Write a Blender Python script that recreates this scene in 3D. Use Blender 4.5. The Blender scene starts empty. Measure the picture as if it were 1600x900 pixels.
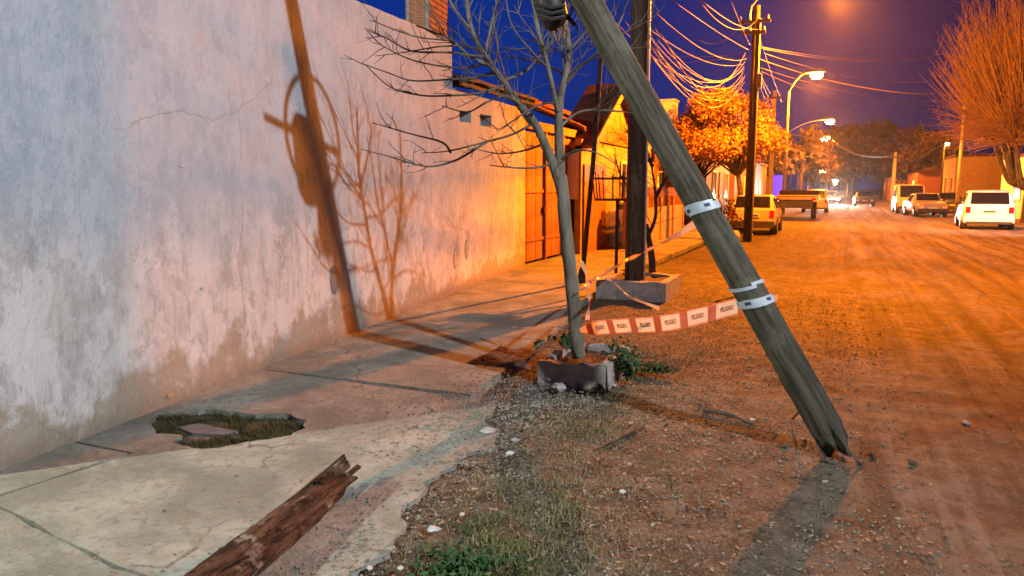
import bpy, bmesh, math, random
import numpy as np
from mathutils import Vector, noise as mnoise
R = math.radians
sc = bpy.context.scene
COL = sc.collection

# ------------------------------------------------------------------ camera
F, CAMH = 1150.0, 1.6
PITCH, YAW = math.atan(155 / F), R(23.3105)
cam_d = bpy.data.cameras.new('camera'); cam = bpy.data.objects.new('camera', cam_d); COL.objects.link(cam)
cam.location = (0, 0, CAMH); cam.rotation_euler = (math.pi / 2 - PITCH, 0, YAW)
cam_d.sensor_width = 36; cam_d.lens = 36 * F / 1600; cam_d.clip_end = 3000; cam_d.clip_start = 0.05
sc.camera = cam
# ------------------------------------------------------------------ world: dusk sky
w = bpy.data.worlds.new('World'); sc.world = w; w.use_nodes = True
nt = w.node_tree; N = nt.nodes; LK = nt.links
bg = N['Background']
sky = N.new('ShaderNodeTexSky'); sky.sky_type = 'NISHITA'; sky.sun_disc = False
sky.sun_elevation = R(-4.0); sky.sun_rotation = R(-49); sky.air_density = 1.0; sky.dust_density = 0.4; sky.ozone_density = 4.0
SKY_STRENGTH = 0.05
# last light of dusk in the west (left), dull purple town sky elsewhere
tc = N.new('ShaderNodeTexCoord'); dot = N.new('ShaderNodeVectorMath'); dot.operation = 'DOT_PRODUCT'
dot.inputs[1].default_value = Vector((-0.75, 0.66, 0.0)).normalized()
LK.new(tc.outputs['Generated'], dot.inputs[0])
mr = N.new('ShaderNodeMapRange'); mr.interpolation_type = 'SMOOTHSTEP'
mr.inputs['From Min'].default_value = 0.45; mr.inputs['From Max'].default_value = 1.02
LK.new(dot.outputs['Value'], mr.inputs['Value'])
glow = N.new('ShaderNodeMixRGB'); glow.inputs[1].default_value = (0.005, 0.004, 0.034, 1); glow.inputs[2].default_value = (0.001, 0.028, 0.24, 1)
LK.new(mr.outputs[0], glow.inputs[0])
scl = N.new('ShaderNodeVectorMath'); scl.operation = 'SCALE'; scl.inputs['Scale'].default_value = SKY_STRENGTH
LK.new(sky.outputs['Color'], scl.inputs[0])
add = N.new('ShaderNodeVectorMath'); add.operation = 'ADD'
LK.new(scl.outputs[0], add.inputs[0]); LK.new(glow.outputs[0], add.inputs[1])
LK.new(add.outputs[0], bg.inputs['Color']); bg.inputs['Strength'].default_value = 1.0
# ------------------------------------------------------------------ exposure
sc.view_settings.view_transform = 'Standard'; sc.view_settings.look = 'None'
sc.view_settings.exposure = 0.0; sc.view_settings.gamma = 1.0; sc.view_settings.use_curve_mapping = False
sc.render.engine = 'CYCLES'
sc.cycles.use_denoising = True; sc.cycles.use_adaptive_sampling = True; sc.cycles.adaptive_threshold = 0.02; sc.cycles.max_bounces = 5; sc.cycles.diffuse_bounces = 3
sc.cycles.sample_clamp_indirect = 4.0; sc.cycles.caustics_reflective = False; sc.cycles.caustics_refractive = False
# lamps of the place: colour and power (the lamp builders below use them)
SODIUM = (1.0, 0.228, 0.005); LED_WHITE = (0.93, 0.95, 1.0); LED_GREEN = (0.92, 1.0, 0.86)
P_SODIUM, P_LED_ACROSS, P_LED_CORNER = 57000, 9600, 3000

# ------------------------------------------------------------------ pixel -> place helpers
fh = np.array([-math.sin(YAW), math.cos(YAW), 0.]); rt = np.array([math.cos(YAW), math.sin(YAW), 0.]); up = np.array([0, 0, 1.])
fw = fh * math.cos(PITCH) - up * math.sin(PITCH); cu = fh * math.sin(PITCH) + up * math.cos(PITCH)
CAM = np.array([0, 0, CAMH])
def ray(x, y): return fw + rt * (x - 800) / F + cu * (450 - y) / F
def gp(x, y, z=0.0):
    d = ray(x, y); return CAM + d * ((z - CAMH) / d[2])
def aty(x, y, Y):
    d = ray(x, y); return CAM + d * (Y / d[1])
def at(x, y, dep): return CAM + ray(x, y) * dep
WD = np.array([-.135, 1, 0.]); WD /= np.linalg.norm(WD); WN = np.array([WD[1], -WD[0], 0.])
def wall_x(y): return -3.95 - .135 * y
def wp(x, y):
    a = np.array([-3.95, 0, 0]); d = ray(x, y); return CAM + d * (((a - CAM) @ WN) / (d @ WN))
def nz(x, y=0.0, z=0.0): return mnoise.noise(Vector((x, y, z)))

# ------------------------------------------------------------------ materials
MATS = {}
def nodes_of(name):
    m = bpy.data.materials.new(name); m.use_nodes = True; MATS[name] = m
    n = m.node_tree.nodes; return m, n, m.node_tree.links, n['Principled BSDF']
def mat(name, c1, c2=None, scale=8.0, rough=0.8, bump=0.0, bscale=None, metal=0.0, detail=6, stretch=(1, 1, 1), contrast=(0.35, 0.65), spec=0.3, coat=0):
    m, n, l, b = nodes_of(name)
    b.inputs['Roughness'].default_value = rough; b.inputs['Metallic'].default_value = metal
    b.inputs['Specular IOR Level'].default_value = spec; b.inputs['Coat Weight'].default_value = coat
    if c2 is None and not bump:
        b.inputs['Base Color'].default_value = (*c1, 1); return m
    t = n.new('ShaderNodeTexCoord'); mp = n.new('ShaderNodeMapping'); mp.inputs['Scale'].default_value = stretch
    l.new(t.outputs['Object'], mp.inputs['Vector'])
    no = n.new('ShaderNodeTexNoise'); no.inputs['Scale'].default_value = scale; no.inputs['Detail'].default_value = detail
    l.new(mp.outputs[0], no.inputs['Vector'])
    r = n.new('ShaderNodeValToRGB'); r.color_ramp.elements[0].position = contrast[0]; r.color_ramp.elements[1].position = contrast[1]
    r.color_ramp.elements[0].color = (*c1, 1); r.color_ramp.elements[1].color = (*(c2 or c1), 1)
    l.new(no.outputs['Fac'], r.inputs['Fac']); l.new(r.outputs['Color'], b.inputs['Base Color'])
    if bump:
        n2 = n.new('ShaderNodeTexNoise'); n2.inputs['Scale'].default_value = bscale or scale * 4; n2.inputs['Detail'].default_value = 8
        l.new(mp.outputs[0], n2.inputs['Vector'])
        bp = n.new('ShaderNodeBump'); bp.inputs['Strength'].default_value = 1.0; bp.inputs['Distance'].default_value = bump
        l.new(n2.outputs['Fac'], bp.inputs['Height']); l.new(bp.outputs[0], b.inputs['Normal'])
    return m
def emit(name, c, s):
    m, n, l, b = nodes_of(name)
    b.inputs['Base Color'].default_value = (0.02, 0.02, 0.02, 1)
    b.inputs['Emission Color'].default_value = (*c, 1); b.inputs['Emission Strength'].default_value = s
    return m
class NB:                                     # small node-graph writer
    def __init__(s, name): s.m, s.n, s.l, s.b = nodes_of(name); s.t = s.n.new('ShaderNodeTexCoord'); s.P = s.t.outputs['Object']
    def mapped(s, sc=(1, 1, 1), loc=(0, 0, 0)):
        q = s.n.new('ShaderNodeMapping'); q.inputs['Scale'].default_value = sc; q.inputs['Location'].default_value = loc
        s.l.new(s.P, q.inputs['Vector']); return q.outputs[0]
    def noise(s, scale, detail=6, rough=.55, vec=None, dist=0):
        q = s.n.new('ShaderNodeTexNoise'); q.inputs['Scale'].default_value = scale; q.inputs['Detail'].default_value = detail
        q.inputs['Roughness'].default_value = rough; q.inputs['Distortion'].default_value = dist
        s.l.new(vec or s.P, q.inputs['Vector']); return q.outputs['Fac']
    def voro(s, scale, feature='F1', out='Distance', vec=None):
        q = s.n.new('ShaderNodeTexVoronoi'); q.feature = feature; q.inputs['Scale'].default_value = scale
        s.l.new(vec or s.P, q.inputs['Vector']); return q.outputs[out]
    def ss(s, v, a, b):
        q = s.n.new('ShaderNodeMapRange'); q.interpolation_type = 'SMOOTHSTEP'
        q.inputs['From Min'].default_value = a; q.inputs['From Max'].default_value = b; s.l.new(v, q.inputs['Value']); return q.outputs[0]
    def math(s, op, a, b=None):
        q = s.n.new('ShaderNodeMath'); q.operation = op
        for i, v in enumerate((a, b)):
            if v is None: continue
            if isinstance(v, (int, float)): q.inputs[i].default_value = v
            else: s.l.new(v, q.inputs[i])
        return q.outputs[0]
    def mix(s, f, a, b, mode='MIX'):
        q = s.n.new('ShaderNodeMixRGB'); q.blend_type = mode
        for i, v in enumerate((f, a, b)):
            if isinstance(v, (int, float)): q.inputs[i].default_value = v
            elif isinstance(v, tuple): q.inputs[i].default_value = (*v, 1)
            else: s.l.new(v, q.inputs[i])
        return q.outputs[0]
    def axis(s, k):
        q = s.n.new('ShaderNodeSeparateXYZ'); s.l.new(s.P, q.inputs[0]); return q.outputs[k]
    def bump(s, h, dist, prev=None):
        q = s.n.new('ShaderNodeBump'); q.inputs['Distance'].default_value = dist; s.l.new(h, q.inputs['Height'])
        if prev is not None: s.l.new(prev, q.inputs['Normal'])
        return q.outputs[0]
    def done(s, col, rough=.85, normal=None, spec=.25):
        s.l.new(col, s.b.inputs['Base Color'])
        if isinstance(rough, (int, float)): s.b.inputs['Roughness'].default_value = rough
        else: s.l.new(rough, s.b.inputs['Roughness'])
        s.b.inputs['Specular IOR Level'].default_value = spec
        if normal is not None: s.l.new(normal, s.b.inputs['Normal'])
        return s.m

# old rendered wall: limewash over cement, blue-grey upper part toward the corner, damp rising from the foot
g = NB('plaster')
big = g.noise(0.8, 4, .55); mid = g.noise(2.6, 9, .68, vec=g.mapped((1, 1, .6))); fine = g.noise(26, 6, .6); trow = g.noise(11, 8, .7, vec=g.mapped((1, .8, .45)))
streak = g.noise(5, 5, .6, vec=g.mapped((1, 1, .22)))
col = g.mix(g.ss(mid, .36, .66), (.30, .31, .315), (.55, .545, .54))
col = g.mix(g.math('MULTIPLY', g.ss(streak, .42, .66), .55), col, (.58, .55, .53))
col = g.mix(g.math('MULTIPLY', g.ss(big, .46, .66), .4), col, (.42, .40, .37))
col = g.mix(g.math('MULTIPLY', g.ss(g.noise(1.5, 10, .68, dist=.3), .515, .545), .5), col, (.58, .575, .565))
col = g.mix(g.math('MULTIPLY', g.ss(g.noise(3.7, 10, .7, vec=g.mapped((1, 1, .7))), .555, .575), .5), col, (.30, .305, .30))
col = g.mix(g.math('MULTIPLY', g.ss(g.noise(4.2, 9, .72, vec=g.mapped((1, 1, .8), (3, 7, 1))), .575, .59), .65), col, (.54, .54, .535))
drip = g.ss(g.noise(6.5, 6, .6, vec=g.mapped((1, 1, .07))), .585, .61)
col = g.mix(g.math('MULTIPLY', drip, .35), col, (.33, .31, .29))
col = g.mix(g.math('MULTIPLY', g.ss(trow, .50, .60), .45), col, (.53, .53, .525))
col = g.mix(g.math('MULTIPLY', g.ss(trow, .46, .36), .45), col, (.27, .27, .26))
yy = g.axis(1); zz = g.axis(2)
blue = g.math('MULTIPLY', g.ss(g.math('ADD', yy, g.math('MULTIPLY', g.math('SUBTRACT', mid, .5), .10)), 4.20, 4.15), g.ss(g.math('ADD', zz, g.math('MULTIPLY', big, 1.0)), 1.5, 2.2))
col = g.mix(g.math('MULTIPLY', blue, .6), col, (.27, .36, .45))
dampz = g.math('ADD', zz, g.math('MULTIPLY', g.math('SUBTRACT', g.noise(1.7, 4, .6), .5), -1.25))
damp = g.math('MULTIPLY', g.ss(g.math('ADD', dampz, g.math('MULTIPLY', g.math('SUBTRACT', trow, .5), .45)), .33, .15), g.ss(g.noise(5, 8, .72), .30, .48))
col = g.mix(g.math('MULTIPLY', damp, .75), col, (.26, .205, .13))
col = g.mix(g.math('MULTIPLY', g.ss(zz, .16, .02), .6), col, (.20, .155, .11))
flake = g.ss(g.noise(3.3, 9, .75), .62, .66)
col = g.mix(g.math('MULTIPLY', flake, .5), col, (.40, .37, .33))
crk = g.ss(g.voro(.55, 'DISTANCE_TO_EDGE', vec=None), .006, .0)
warp = g.n.new('ShaderNodeMixRGB'); warp.blend_type = 'ADD'; warp.inputs[0].default_value = .35
qn = g.n.new('ShaderNodeTexNoise'); qn.inputs['Scale'].default_value = 2.2; qn.inputs['Detail'].default_value = 9; g.l.new(g.P, qn.inputs['Vector'])
g.l.new(g.P, warp.inputs[1]); g.l.new(qn.outputs['Color'], warp.inputs[2])
crk = g.ss(g.voro(.42, 'DISTANCE_TO_EDGE', vec=warp.outputs[0]), .0045, .001)
col = g.mix(g.math('MULTIPLY', crk, g.math('MULTIPLY', g.ss(big, .50, .58), .35)), col, (.16, .15, .14))
nb = g.bump(trow, .02); nb = g.bump(g.noise(3.7, 10, .7, vec=g.mapped((1, 1, .7))), .02, nb); nb = g.bump(fine, .004, nb); nb = g.bump(streak, .012, nb)
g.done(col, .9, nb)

# bare earth: road, verge and everything beyond, one ground
g = NB('earth')
xx = g.axis(0); yy = g.axis(1)
n1 = g.noise(.8, 6, .6); n2 = g.noise(4.5, 8, .65); n3 = g.noise(40, 6, .7); n4 = g.noise(150, 3, .6)
road = g.ss(g.math('ADD', xx, g.math('MULTIPLY', g.math('SUBTRACT', n1, .5), 2.0)), -.9, .7)
verge = g.mix(g.ss(n2, .36, .64), (.075, .058, .040), (.175, .14, .10))
verge = g.mix(g.ss(n3, .52, .66), verge, (.29, .245, .19))
verge = g.mix(g.math('MULTIPLY', g.ss(g.noise(22, 7, .7), .52, .60), .8), verge, (.045, .034, .022))
verge = g.mix(g.math('MULTIPLY', g.ss(g.noise(1.3, 6, .7), .52, .62), .6), verge, (.075, .075, .040))
rd = g.mix(g.ss(n2, .34, .66), (.115, .088, .062), (.215, .172, .128))
tracks = g.noise(1.0, 5, .6, vec=g.mapped((3.2, .16, 1)))
rd = g.mix(g.math('MULTIPLY', g.ss(tracks, .5, .60), .75), rd, (.085, .064, .044))
rd = g.mix(g.math('MULTIPLY', g.ss(tracks, .46, .36), .6), rd, (.29, .24, .185))
rd = g.mix(g.math('MULTIPLY', g.ss(n3, .55, .72), .45), rd, (.32, .27, .21))
rd = g.mix(g.math('MULTIPLY', g.ss(g.noise(14, 7, .72), .53, .62), .6), rd, (.07, .052, .036))
rd = g.mix(g.ss(g.noise(2.6, 7, .7, vec=g.mapped((1, .55, 1))), .56, .66), rd, (.095, .072, .05))
col = g.mix(road, verge, rd)
col = g.mix(g.math('MULTIPLY', g.ss(n4, .6, .72), .3), col, (.42, .38, .32))
nb = g.bump(n2, .07); nb = g.bump(n3, .028, nb); nb = g.bump(n4, .004, nb); nb = g.bump(tracks, .10, nb)
g.done(col, .9, nb, .2)

g = NB('concrete')
n1 = g.noise(1.4, 6, .65, dist=.5); n2 = g.noise(7, 7, .65); n3 = g.noise(60, 5, .6)
col = g.mix(g.ss(n1, .36, .66), (.15, .155, .13), (.30, .30, .255))
col = g.mix(g.math('MULTIPLY', g.ss(g.noise(18, 7, .72), .5, .62), .6), col, (.12, .115, .095))
col = g.mix(g.math('MULTIPLY', g.ss(n2, .5, .66), .45), col, (.20, .175, .13))
col = g.mix(g.math('MULTIPLY', g.ss(n3, .56, .7), .35), col, (.38, .37, .33))
warp = g.n.new('ShaderNodeMixRGB'); warp.blend_type = 'ADD'; warp.inputs[0].default_value = .4
qn = g.n.new('ShaderNodeTexNoise'); qn.inputs['Scale'].default_value = 2.6; qn.inputs['Detail'].default_value = 9; g.l.new(g.P, qn.inputs['Vector'])
g.l.new(g.P, warp.inputs[1]); g.l.new(qn.outputs['Color'], warp.inputs[2])
crk = g.ss(g.voro(.62, 'DISTANCE_TO_EDGE', vec=warp.outputs[0]), .009, .002)
col = g.mix(g.math('MULTIPLY', crk, g.math('MULTIPLY', g.ss(n1, .48, .56), .55)), col, (.045, .038, .028))
col = g.mix(g.ss(g.noise(3, 9, .78), .60, .68), col, (.125, .10, .07))
nb = g.bump(n2, .022); nb = g.bump(n3, .007, nb); nb = g.bump(n1, .02, nb)
g.done(col, .88, nb)

g = NB('old_wood')                              # grey weathered pole timber, grain along local z
v = g.mapped((1, 1, .06)); a = g.noise(38, 6, .65, vec=v); b2 = g.noise(3, 5, .6)
col = g.mix(g.ss(a, .35, .66), (.028, .026, .019), (.085, .080, .058))
col = g.mix(g.math('MULTIPLY', g.ss(b2, .5, .68), .6), col, (.14, .135, .105))
col = g.mix(g.ss(g.noise(46, 4, .6, vec=g.mapped((1, 1, .025))), .63, .68), col, (.022, .019, .013))
g.done(col, .85, g.bump(a, .012), .2)
g = NB('split_wood')
a = g.noise(22, 8, .7, vec=g.mapped((1, .14, 1))); b2 = g.noise(6, 6, .65)
col = g.mix(g.ss(a, .36, .64), (.022, .013, .009), (.125, .066, .038))
col = g.mix(g.ss(b2, .55, .7), col, (.25, .205, .16))
col = g.mix(g.ss(g.noise(9, 6, .7), .56, .64), col, (.022, .016, .012))
col = g.mix(g.ss(g.noise(60, 6, .7, vec=g.mapped((1, .05, 1))), .56, .62), col, (.014, .010, .008))
g.done(col, .92, g.bump(a, .03), .1)
mat('bark', (.075, .068, .052), (.175, .165, .125), 9, .9, .012, 40, stretch=(1, 1, .35))
mat('twig', (.085, .07, .052), (.13, .112, .085), 6, .85)
mat('bark_dark', (.028, .022, .017), (.075, .06, .045), 10, .9, .012, 40)
mat('dark_timber', (.030, .022, .018), (.085, .068, .052), 12, .9, .015, 30, stretch=(1, 1, .1))
mat('rust', (.055, .022, .014), (.12, .05, .028), 14, .75, .003, 60, metal=.2)
mat('dark_metal', (.02, .018, .018), (.05, .045, .04), 14, .6, metal=.4)
mat('galvanised', (.26, .26, .25), (.38, .37, .35), 12, .5, metal=.6)
mat('cement_pole', (.26, .235, .20), (.36, .33, .28), 6, .85, .004, 40)
mat('black_rubber', (.006, .007, .006), (.016, .018, .015), 20, .5, .004, 50)
mat('cable', (.05, .043, .04), rough=.5)
mat('cable_black', (.025, .024, .024), rough=.5)
mat('brick', (.24, .085, .045), (.36, .15, .08), 16, .9, .006, 60)
mat('brick_dark', (.06, .038, .032), (.10, .06, .05), 16, .9, .006, 60)
mat('mortar', (.20, .17, .14), (.28, .25, .21), 20, .95)
mat('roof_dark', (.045, .028, .022), (.09, .055, .04), 9, .85, .01, 30)
mat('roof_tile', (.17, .062, .030), (.30, .12, .060), 5, .8, .008, 30)
mat('gate_wood', (.25, .10, .034), (.35, .15, .052), 4, .6, .004, 30, stretch=(1, 1, .15))
mat('gate_post', (.16, .045, .025), (.22, .07, .035), 8, .6)
mat('door_wood', (.30, .115, .040), (.40, .165, .06), 5, .6, .004, 30, stretch=(1, 1, .15))
mat('yellow_paint', (.32, .23, .095), (.40, .295, .125), 4, .85, .006, 25)
mat('cream_paint', (.58, .52, .40), (.68, .62, .50), 4, .85, .006, 25)
mat('orange_paint', (.36, .20, .085), (.44, .26, .115), 4, .85, .006, 25)
mat('brown_paint', (.17, .075, .038), (.25, .115, .06), 6, .8, .004, 25)
mat('white_paint', (.66, .66, .65), (.76, .76, .75), 6, .7)
mat('soffit', (.20, .10, .05), (.27, .14, .07), 8, .8)
mat('patch_grey', (.13, .12, .105), (.18, .165, .145), 14, .9, .006, 50)
mat('slate', (.10, .105, .11), (.16, .165, .17), 10, .8, .006, 40)
mat('shoot', (.26, .17, .085), (.36, .24, .12), 4, .85)
mat('soil', (.055, .030, .020), (.12, .065, .042), 14, .95, .02, 30)
mat('moss', (.035, .038, .016), (.075, .075, .030), 18, .95, .02, 50)
mat('rubble', (.24, .235, .225), (.38, .37, .35), 12, .9, .01, 40)
mat('pebble', (.11, .09, .068), (.27, .23, .19), 6, .8)
mat('grey_pebble', (.12, .112, .095), (.26, .245, .21), 7, .85)
mat('white_stone', (.34, .34, .33), (.50, .50, .49), 14, .7, .006, 40)
mat('grass_dry', (.15, .125, .06), (.26, .215, .11), 3, .9)
mat('moss_blade', (.030, .034, .012), (.075, .07, .026), 12, .9)
mat('grass_green', (.038, .06, .018), (.085, .115, .038), 5, .85)
mat('leaf_litter', (.16, .11, .06), (.36, .28, .18), 9, .9)
mat('leaf_litter_dark', (.02, .015, .010), (.05, .038, .024), 9, .9)
mat('leaf_green', (.025, .06, .02), (.05, .11, .035), 8, .7)
mat('leaf_autumn', (.22, .105, .030), (.40, .21, .06), 1.2, .8)
mat('leaf_dark', (.055, .038, .018), (.11, .075, .034), .5, .9)
mat('shrub_dark', (.035, .018, .012), (.075, .04, .025), 3, .9)
def tape_mat(name, c1, c2, tr):
    m = mat(name, c1, c2, 14, .4, .003, 40, spec=.5); n = m.node_tree.nodes; l = m.node_tree.links; b = n['Principled BSDF']; o = n['Material Output']
    t = n.new('ShaderNodeBsdfTranslucent'); t.inputs['Color'].default_value = (*c2, 1); x = n.new('ShaderNodeMixShader'); x.inputs[0].default_value = tr
    l.new(b.outputs[0], x.inputs[1]); l.new(t.outputs[0], x.inputs[2]); l.new(x.outputs[0], o.inputs['Surface'])
tape_mat('tape_cream', (.70, .62, .52), (.82, .76, .66), .45); tape_mat('tape_peach', (.62, .33, .20), (.80, .46, .28), .4); tape_mat('tape_orange', (.70, .13, .045), (.90, .24, .09), .45); tape_mat('tape_white', (.36, .42, .49), (.50, .56, .62), .15)
mat('print_dark', (.16, .06, .03), rough=.6)
mat('print_blue', (.03, .045, .10), rough=.6)
mat('car_white', (.72, .71, .68), (.78, .77, .74), 2, .35, coat=.5)
mat('car_cream', (.42, .36, .26), (.48, .42, .31), 2, .45, coat=.3)
mat('car_grey', (.30, .28, .26), (.36, .34, .32), 2, .4, metal=.3, coat=.3)
mat('car_dark', (.03, .03, .035), (.045, .045, .05), 2, .35, coat=.5)
mat('car_glass', (.010, .010, .012), rough=.08, spec=.6)
mat('tyre', (.012, .012, .012), (.022, .022, .022), 10, .85)
mat('rim', (.35, .35, .35), rough=.35, metal=.8)
mat('plate', (.62, .62, .60), rough=.5)
mat('tail_red', (.32, .012, .012), rough=.25)
mat('lens_clear', (.6, .58, .52), rough=.15)
mat('plastic_dark', (.03, .028, .026), (.05, .047, .044), 10, .6)
mat('glass_pane', (.03, .03, .035), rough=.1, spec=.6)
mat('curtain', (.66, .68, .72), rough=.8)
emit('lens_sodium', (1.0, .55, .12), 90); emit('lens_far', (1.0, .66, .22), 90); emit('lens_led', (.9, 1.0, .95), 40)
emit('headlight', (1.0, .97, .82), 400); emit('blue_sign', (.05, .03, .95), 1.3); emit('sign_white', (.9, .8, .75), 1.0)
emit('tail_lit', (1.0, .25, .03), 5)

# ------------------------------------------------------------------ mesh helpers
ORG = {}
def tag(o, label=None, cat=None, group=None, kind=None):
    if label: o['label'] = label
    if cat: o['category'] = cat
    if group: o['group'] = group
    if kind: o['kind'] = kind
    return o
def link(o, parent=None, org=(0, 0, 0)):
    COL.objects.link(o); ORG[o.name] = np.array(org, float)
    if parent is not None: o.parent = parent
    return o
def thing(name, loc, label, cat, group=None, rz=0):
    o = bpy.data.objects.new(name, None); o.empty_display_size = .2
    o.location = tuple(loc); o.rotation_euler = (0, 0, rz); link(o, None, loc); return tag(o, label, cat, group)
class MB:
    def __init__(s): s.v = []; s.f = []
    def add(s, vs, fs):
        k = len(s.v); s.v += [tuple(map(float, p)) for p in vs]; s.f += [tuple(i + k for i in q) for q in fs]; return s
    def box(s, c, d, rz=0, taper=1.0):
        cs, sn = math.cos(rz), math.sin(rz); vs = []
        for z in (-.5, .5):
            t = taper if z > 0 else 1
            for x, y in ((-.5, -.5), (.5, -.5), (.5, .5), (-.5, .5)):
                X, Y = x * d[0] * t, y * d[1] * t; vs.append((c[0] + X * cs - Y * sn, c[1] + X * sn + Y * cs, c[2] + z * d[2]))
        return s.add(vs, [(3, 2, 1, 0), (4, 5, 6, 7), (0, 1, 5, 4), (1, 2, 6, 5), (2, 3, 7, 6), (3, 0, 4, 7)])
    def beam(s, a, b, wdt, hgt=None, upv=(0, 0, 1)):
        a, b = Vector(a), Vector(b); d = (b - a).normalized(); u = Vector(upv)
        if abs(d.dot(u)) > .98: u = Vector((0, 1, 0))
        x = d.cross(u).normalized() * wdt / 2; y = x.normalized().cross(d) * (hgt or wdt) / 2
        vs = [p + q for p in (a, b) for q in (-x - y, x - y, x + y, -x + y)]
        return s.add(vs, [(3, 2, 1, 0), (4, 5, 6, 7), (0, 1, 5, 4), (1, 2, 6, 5), (2, 3, 7, 6), (3, 0, 4, 7)])
    def tube(s, pts, rad, n=6, cap=True, jit=0.0, seed=0):
        pts = [Vector(p) for p in pts]; m = len(pts)
        if isinstance(rad, (int, float)): rad = [rad] * m
        ref = Vector((.31, .2, .93)) if abs((pts[-1] - pts[0]).normalized().z) < .9 else Vector((1, 0, 0))
        vs = []
        for i, p in enumerate(pts):
            d = (pts[min(i + 1, m - 1)] - pts[max(i - 1, 0)]).normalized()
            x = d.cross(ref)
            if x.length < 1e-4: x = d.cross(Vector((0, 1, 0)))
            x.normalize(); y = d.cross(x)
            for k in range(n):
                a = 2 * math.pi * k / n; r = rad[i]
                if jit: r *= 1 + jit * nz(math.cos(a) * 1.7 + seed, math.sin(a) * 1.7, i * .7 + seed)
                vs.append(p + x * math.cos(a) * r + y * math.sin(a) * r)
        fs = [(i * n + k, i * n + (k + 1) % n, (i + 1) * n + (k + 1) % n, (i + 1) * n + k) for i in range(m - 1) for k in range(n)]
        if cap: fs += [tuple(range(n))[::-1], tuple((m - 1) * n + k for k in range(n))]
        return s.add(vs, fs)
    def prism(s, poly, z0, z1):
        n = len(poly); vs = [(p[0], p[1], z0) for p in poly] + [(p[0], p[1], z1) for p in poly]
        return s.add(vs, [tuple(range(n))[::-1], tuple(range(n, 2 * n))] + [(i, (i + 1) % n, n + (i + 1) % n, n + i) for i in range(n)])
    def slab3(s, poly3, off):
        n = len(poly3); off = np.array(off); vs = [np.array(p, float) for p in poly3]; vs = vs + [p + off for p in vs]
        return s.add(vs, [tuple(range(n)), tuple(range(n, 2 * n))[::-1]] + [(i, n + i, n + (i + 1) % n, (i + 1) % n) for i in range(n)])
    def stone(s, c, r, rng, flat=.7):
        ps = []; k = 0
        for z, n, rr in ((-.6, 5, .75), (.15, 6, 1.0), (.75, 4, .55)):
            for i in range(n):
                a = 2 * math.pi * i / n + k + rng.random() * .4; q = r * rr * (.75 + .5 * rng.random())
                ps.append((c[0] + q * math.cos(a), c[1] + q * math.sin(a), c[2] + r * flat * z * (.85 + .3 * rng.random())))
            k += .5
        me = bmesh.new(); vs = [me.verts.new(p) for p in ps]; r_ = bmesh.ops.convex_hull(me, input=vs)
        me.verts.ensure_lookup_table(); me.verts.index_update()
        v2 = [v.co.copy() for v in me.verts]; f2 = [tuple(v.index for v in f.verts) for f in me.faces]; me.free()
        return s.add(v2, f2)
    def build(s, name, m, parent=None, smooth=False, kind=None, local=False, org=None):
        if org is None: org = ORG[parent.name] if (parent is not None and not local) else np.zeros(3)
        me = bpy.data.meshes.new(name)
        v = np.array(s.v, float) - org
        me.from_pydata([tuple(p) for p in v], [], s.f)
        bm = bmesh.new(); bm.from_mesh(me); bmesh.ops.recalc_face_normals(bm, faces=bm.faces); bm.to_mesh(me); bm.free()
        me.materials.append(MATS[m])
        if smooth: me.polygons.foreach_set('use_smooth', [True] * len(me.polygons))
        o = bpy.data.objects.new(name, me)
        if parent is None: o.location = tuple(org)
        link(o, parent, org)
        if kind: o['kind'] = kind
        return o
def raw(name, v, f, m, parent=None, kind=None, smooth=False):
    me = bpy.data.meshes.new(name); v = np.asarray(v, np.float32)
    if parent is not None: v = v - ORG[parent.name].astype(np.float32)
    f = np.asarray(f, np.int32); k = f.shape[1]
    me.vertices.add(len(v)); me.vertices.foreach_set('co', v.ravel())
    me.loops.add(f.size); me.loops.foreach_set('vertex_index', f.ravel())
    me.polygons.add(len(f)); me.polygons.foreach_set('loop_start', np.arange(0, f.size, k, dtype=np.int32))
    me.update(calc_edges=True); me.validate()
    me.materials.append(MATS[m])
    if smooth: me.polygons.foreach_set('use_smooth', [True] * len(me.polygons))
    o = bpy.data.objects.new(name, me); link(o, parent, ORG[parent.name] if parent is not None else (0, 0, 0))
    if kind: o['kind'] = kind
    return o
def fill_holes(outer, holes, off, depth_fn=None):
    """flat 3D polygon with holes, given thickness `off`; returns MB"""
    bm = bmesh.new()
    def loop(ps):
        vs = [bm.verts.new(tuple(p)) for p in ps]
        return [bm.edges.new((vs[i], vs[(i + 1) % len(vs)])) for i in range(len(vs))]
    es = loop(outer)
    for h in holes: es += loop(h)
    bmesh.ops.triangle_fill(bm, edges=es, use_beauty=True, use_dissolve=False)
    r = bmesh.ops.extrude_face_region(bm, geom=list(bm.faces), use_keep_orig=True)
    bmesh.ops.translate(bm, vec=tuple(off), verts=[e for e in r['geom'] if isinstance(e, bmesh.types.BMVert)])
    bm.verts.ensure_lookup_table(); bm.verts.index_update()
    mb = MB(); mb.add([v.co.copy() for v in bm.verts], [tuple(v.index for v in f.verts) for f in bm.faces]); bm.free(); return mb
def jag(p, q, n, amp, seed, step=.22):
    p, q = np.array(p, float), np.array(q, float); out = []
    d = (q - p); nrm = np.array([-d[1], d[0]]) / max(np.linalg.norm(d), 1e-6)
    for i in range(n):
        t = i / n; a = amp * (nz(seed * 7.3 + t * n * .9 * step / .22, seed * 1.1, 3.3) * 2 + (.9 * nz(seed * 3.7 + t * n * .8, seed * 2.1, 8.8) if amp > .03 else 0)) * (0 if i == 0 else 1)
        out.append(p + d * t + nrm * a)
    return out
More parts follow.
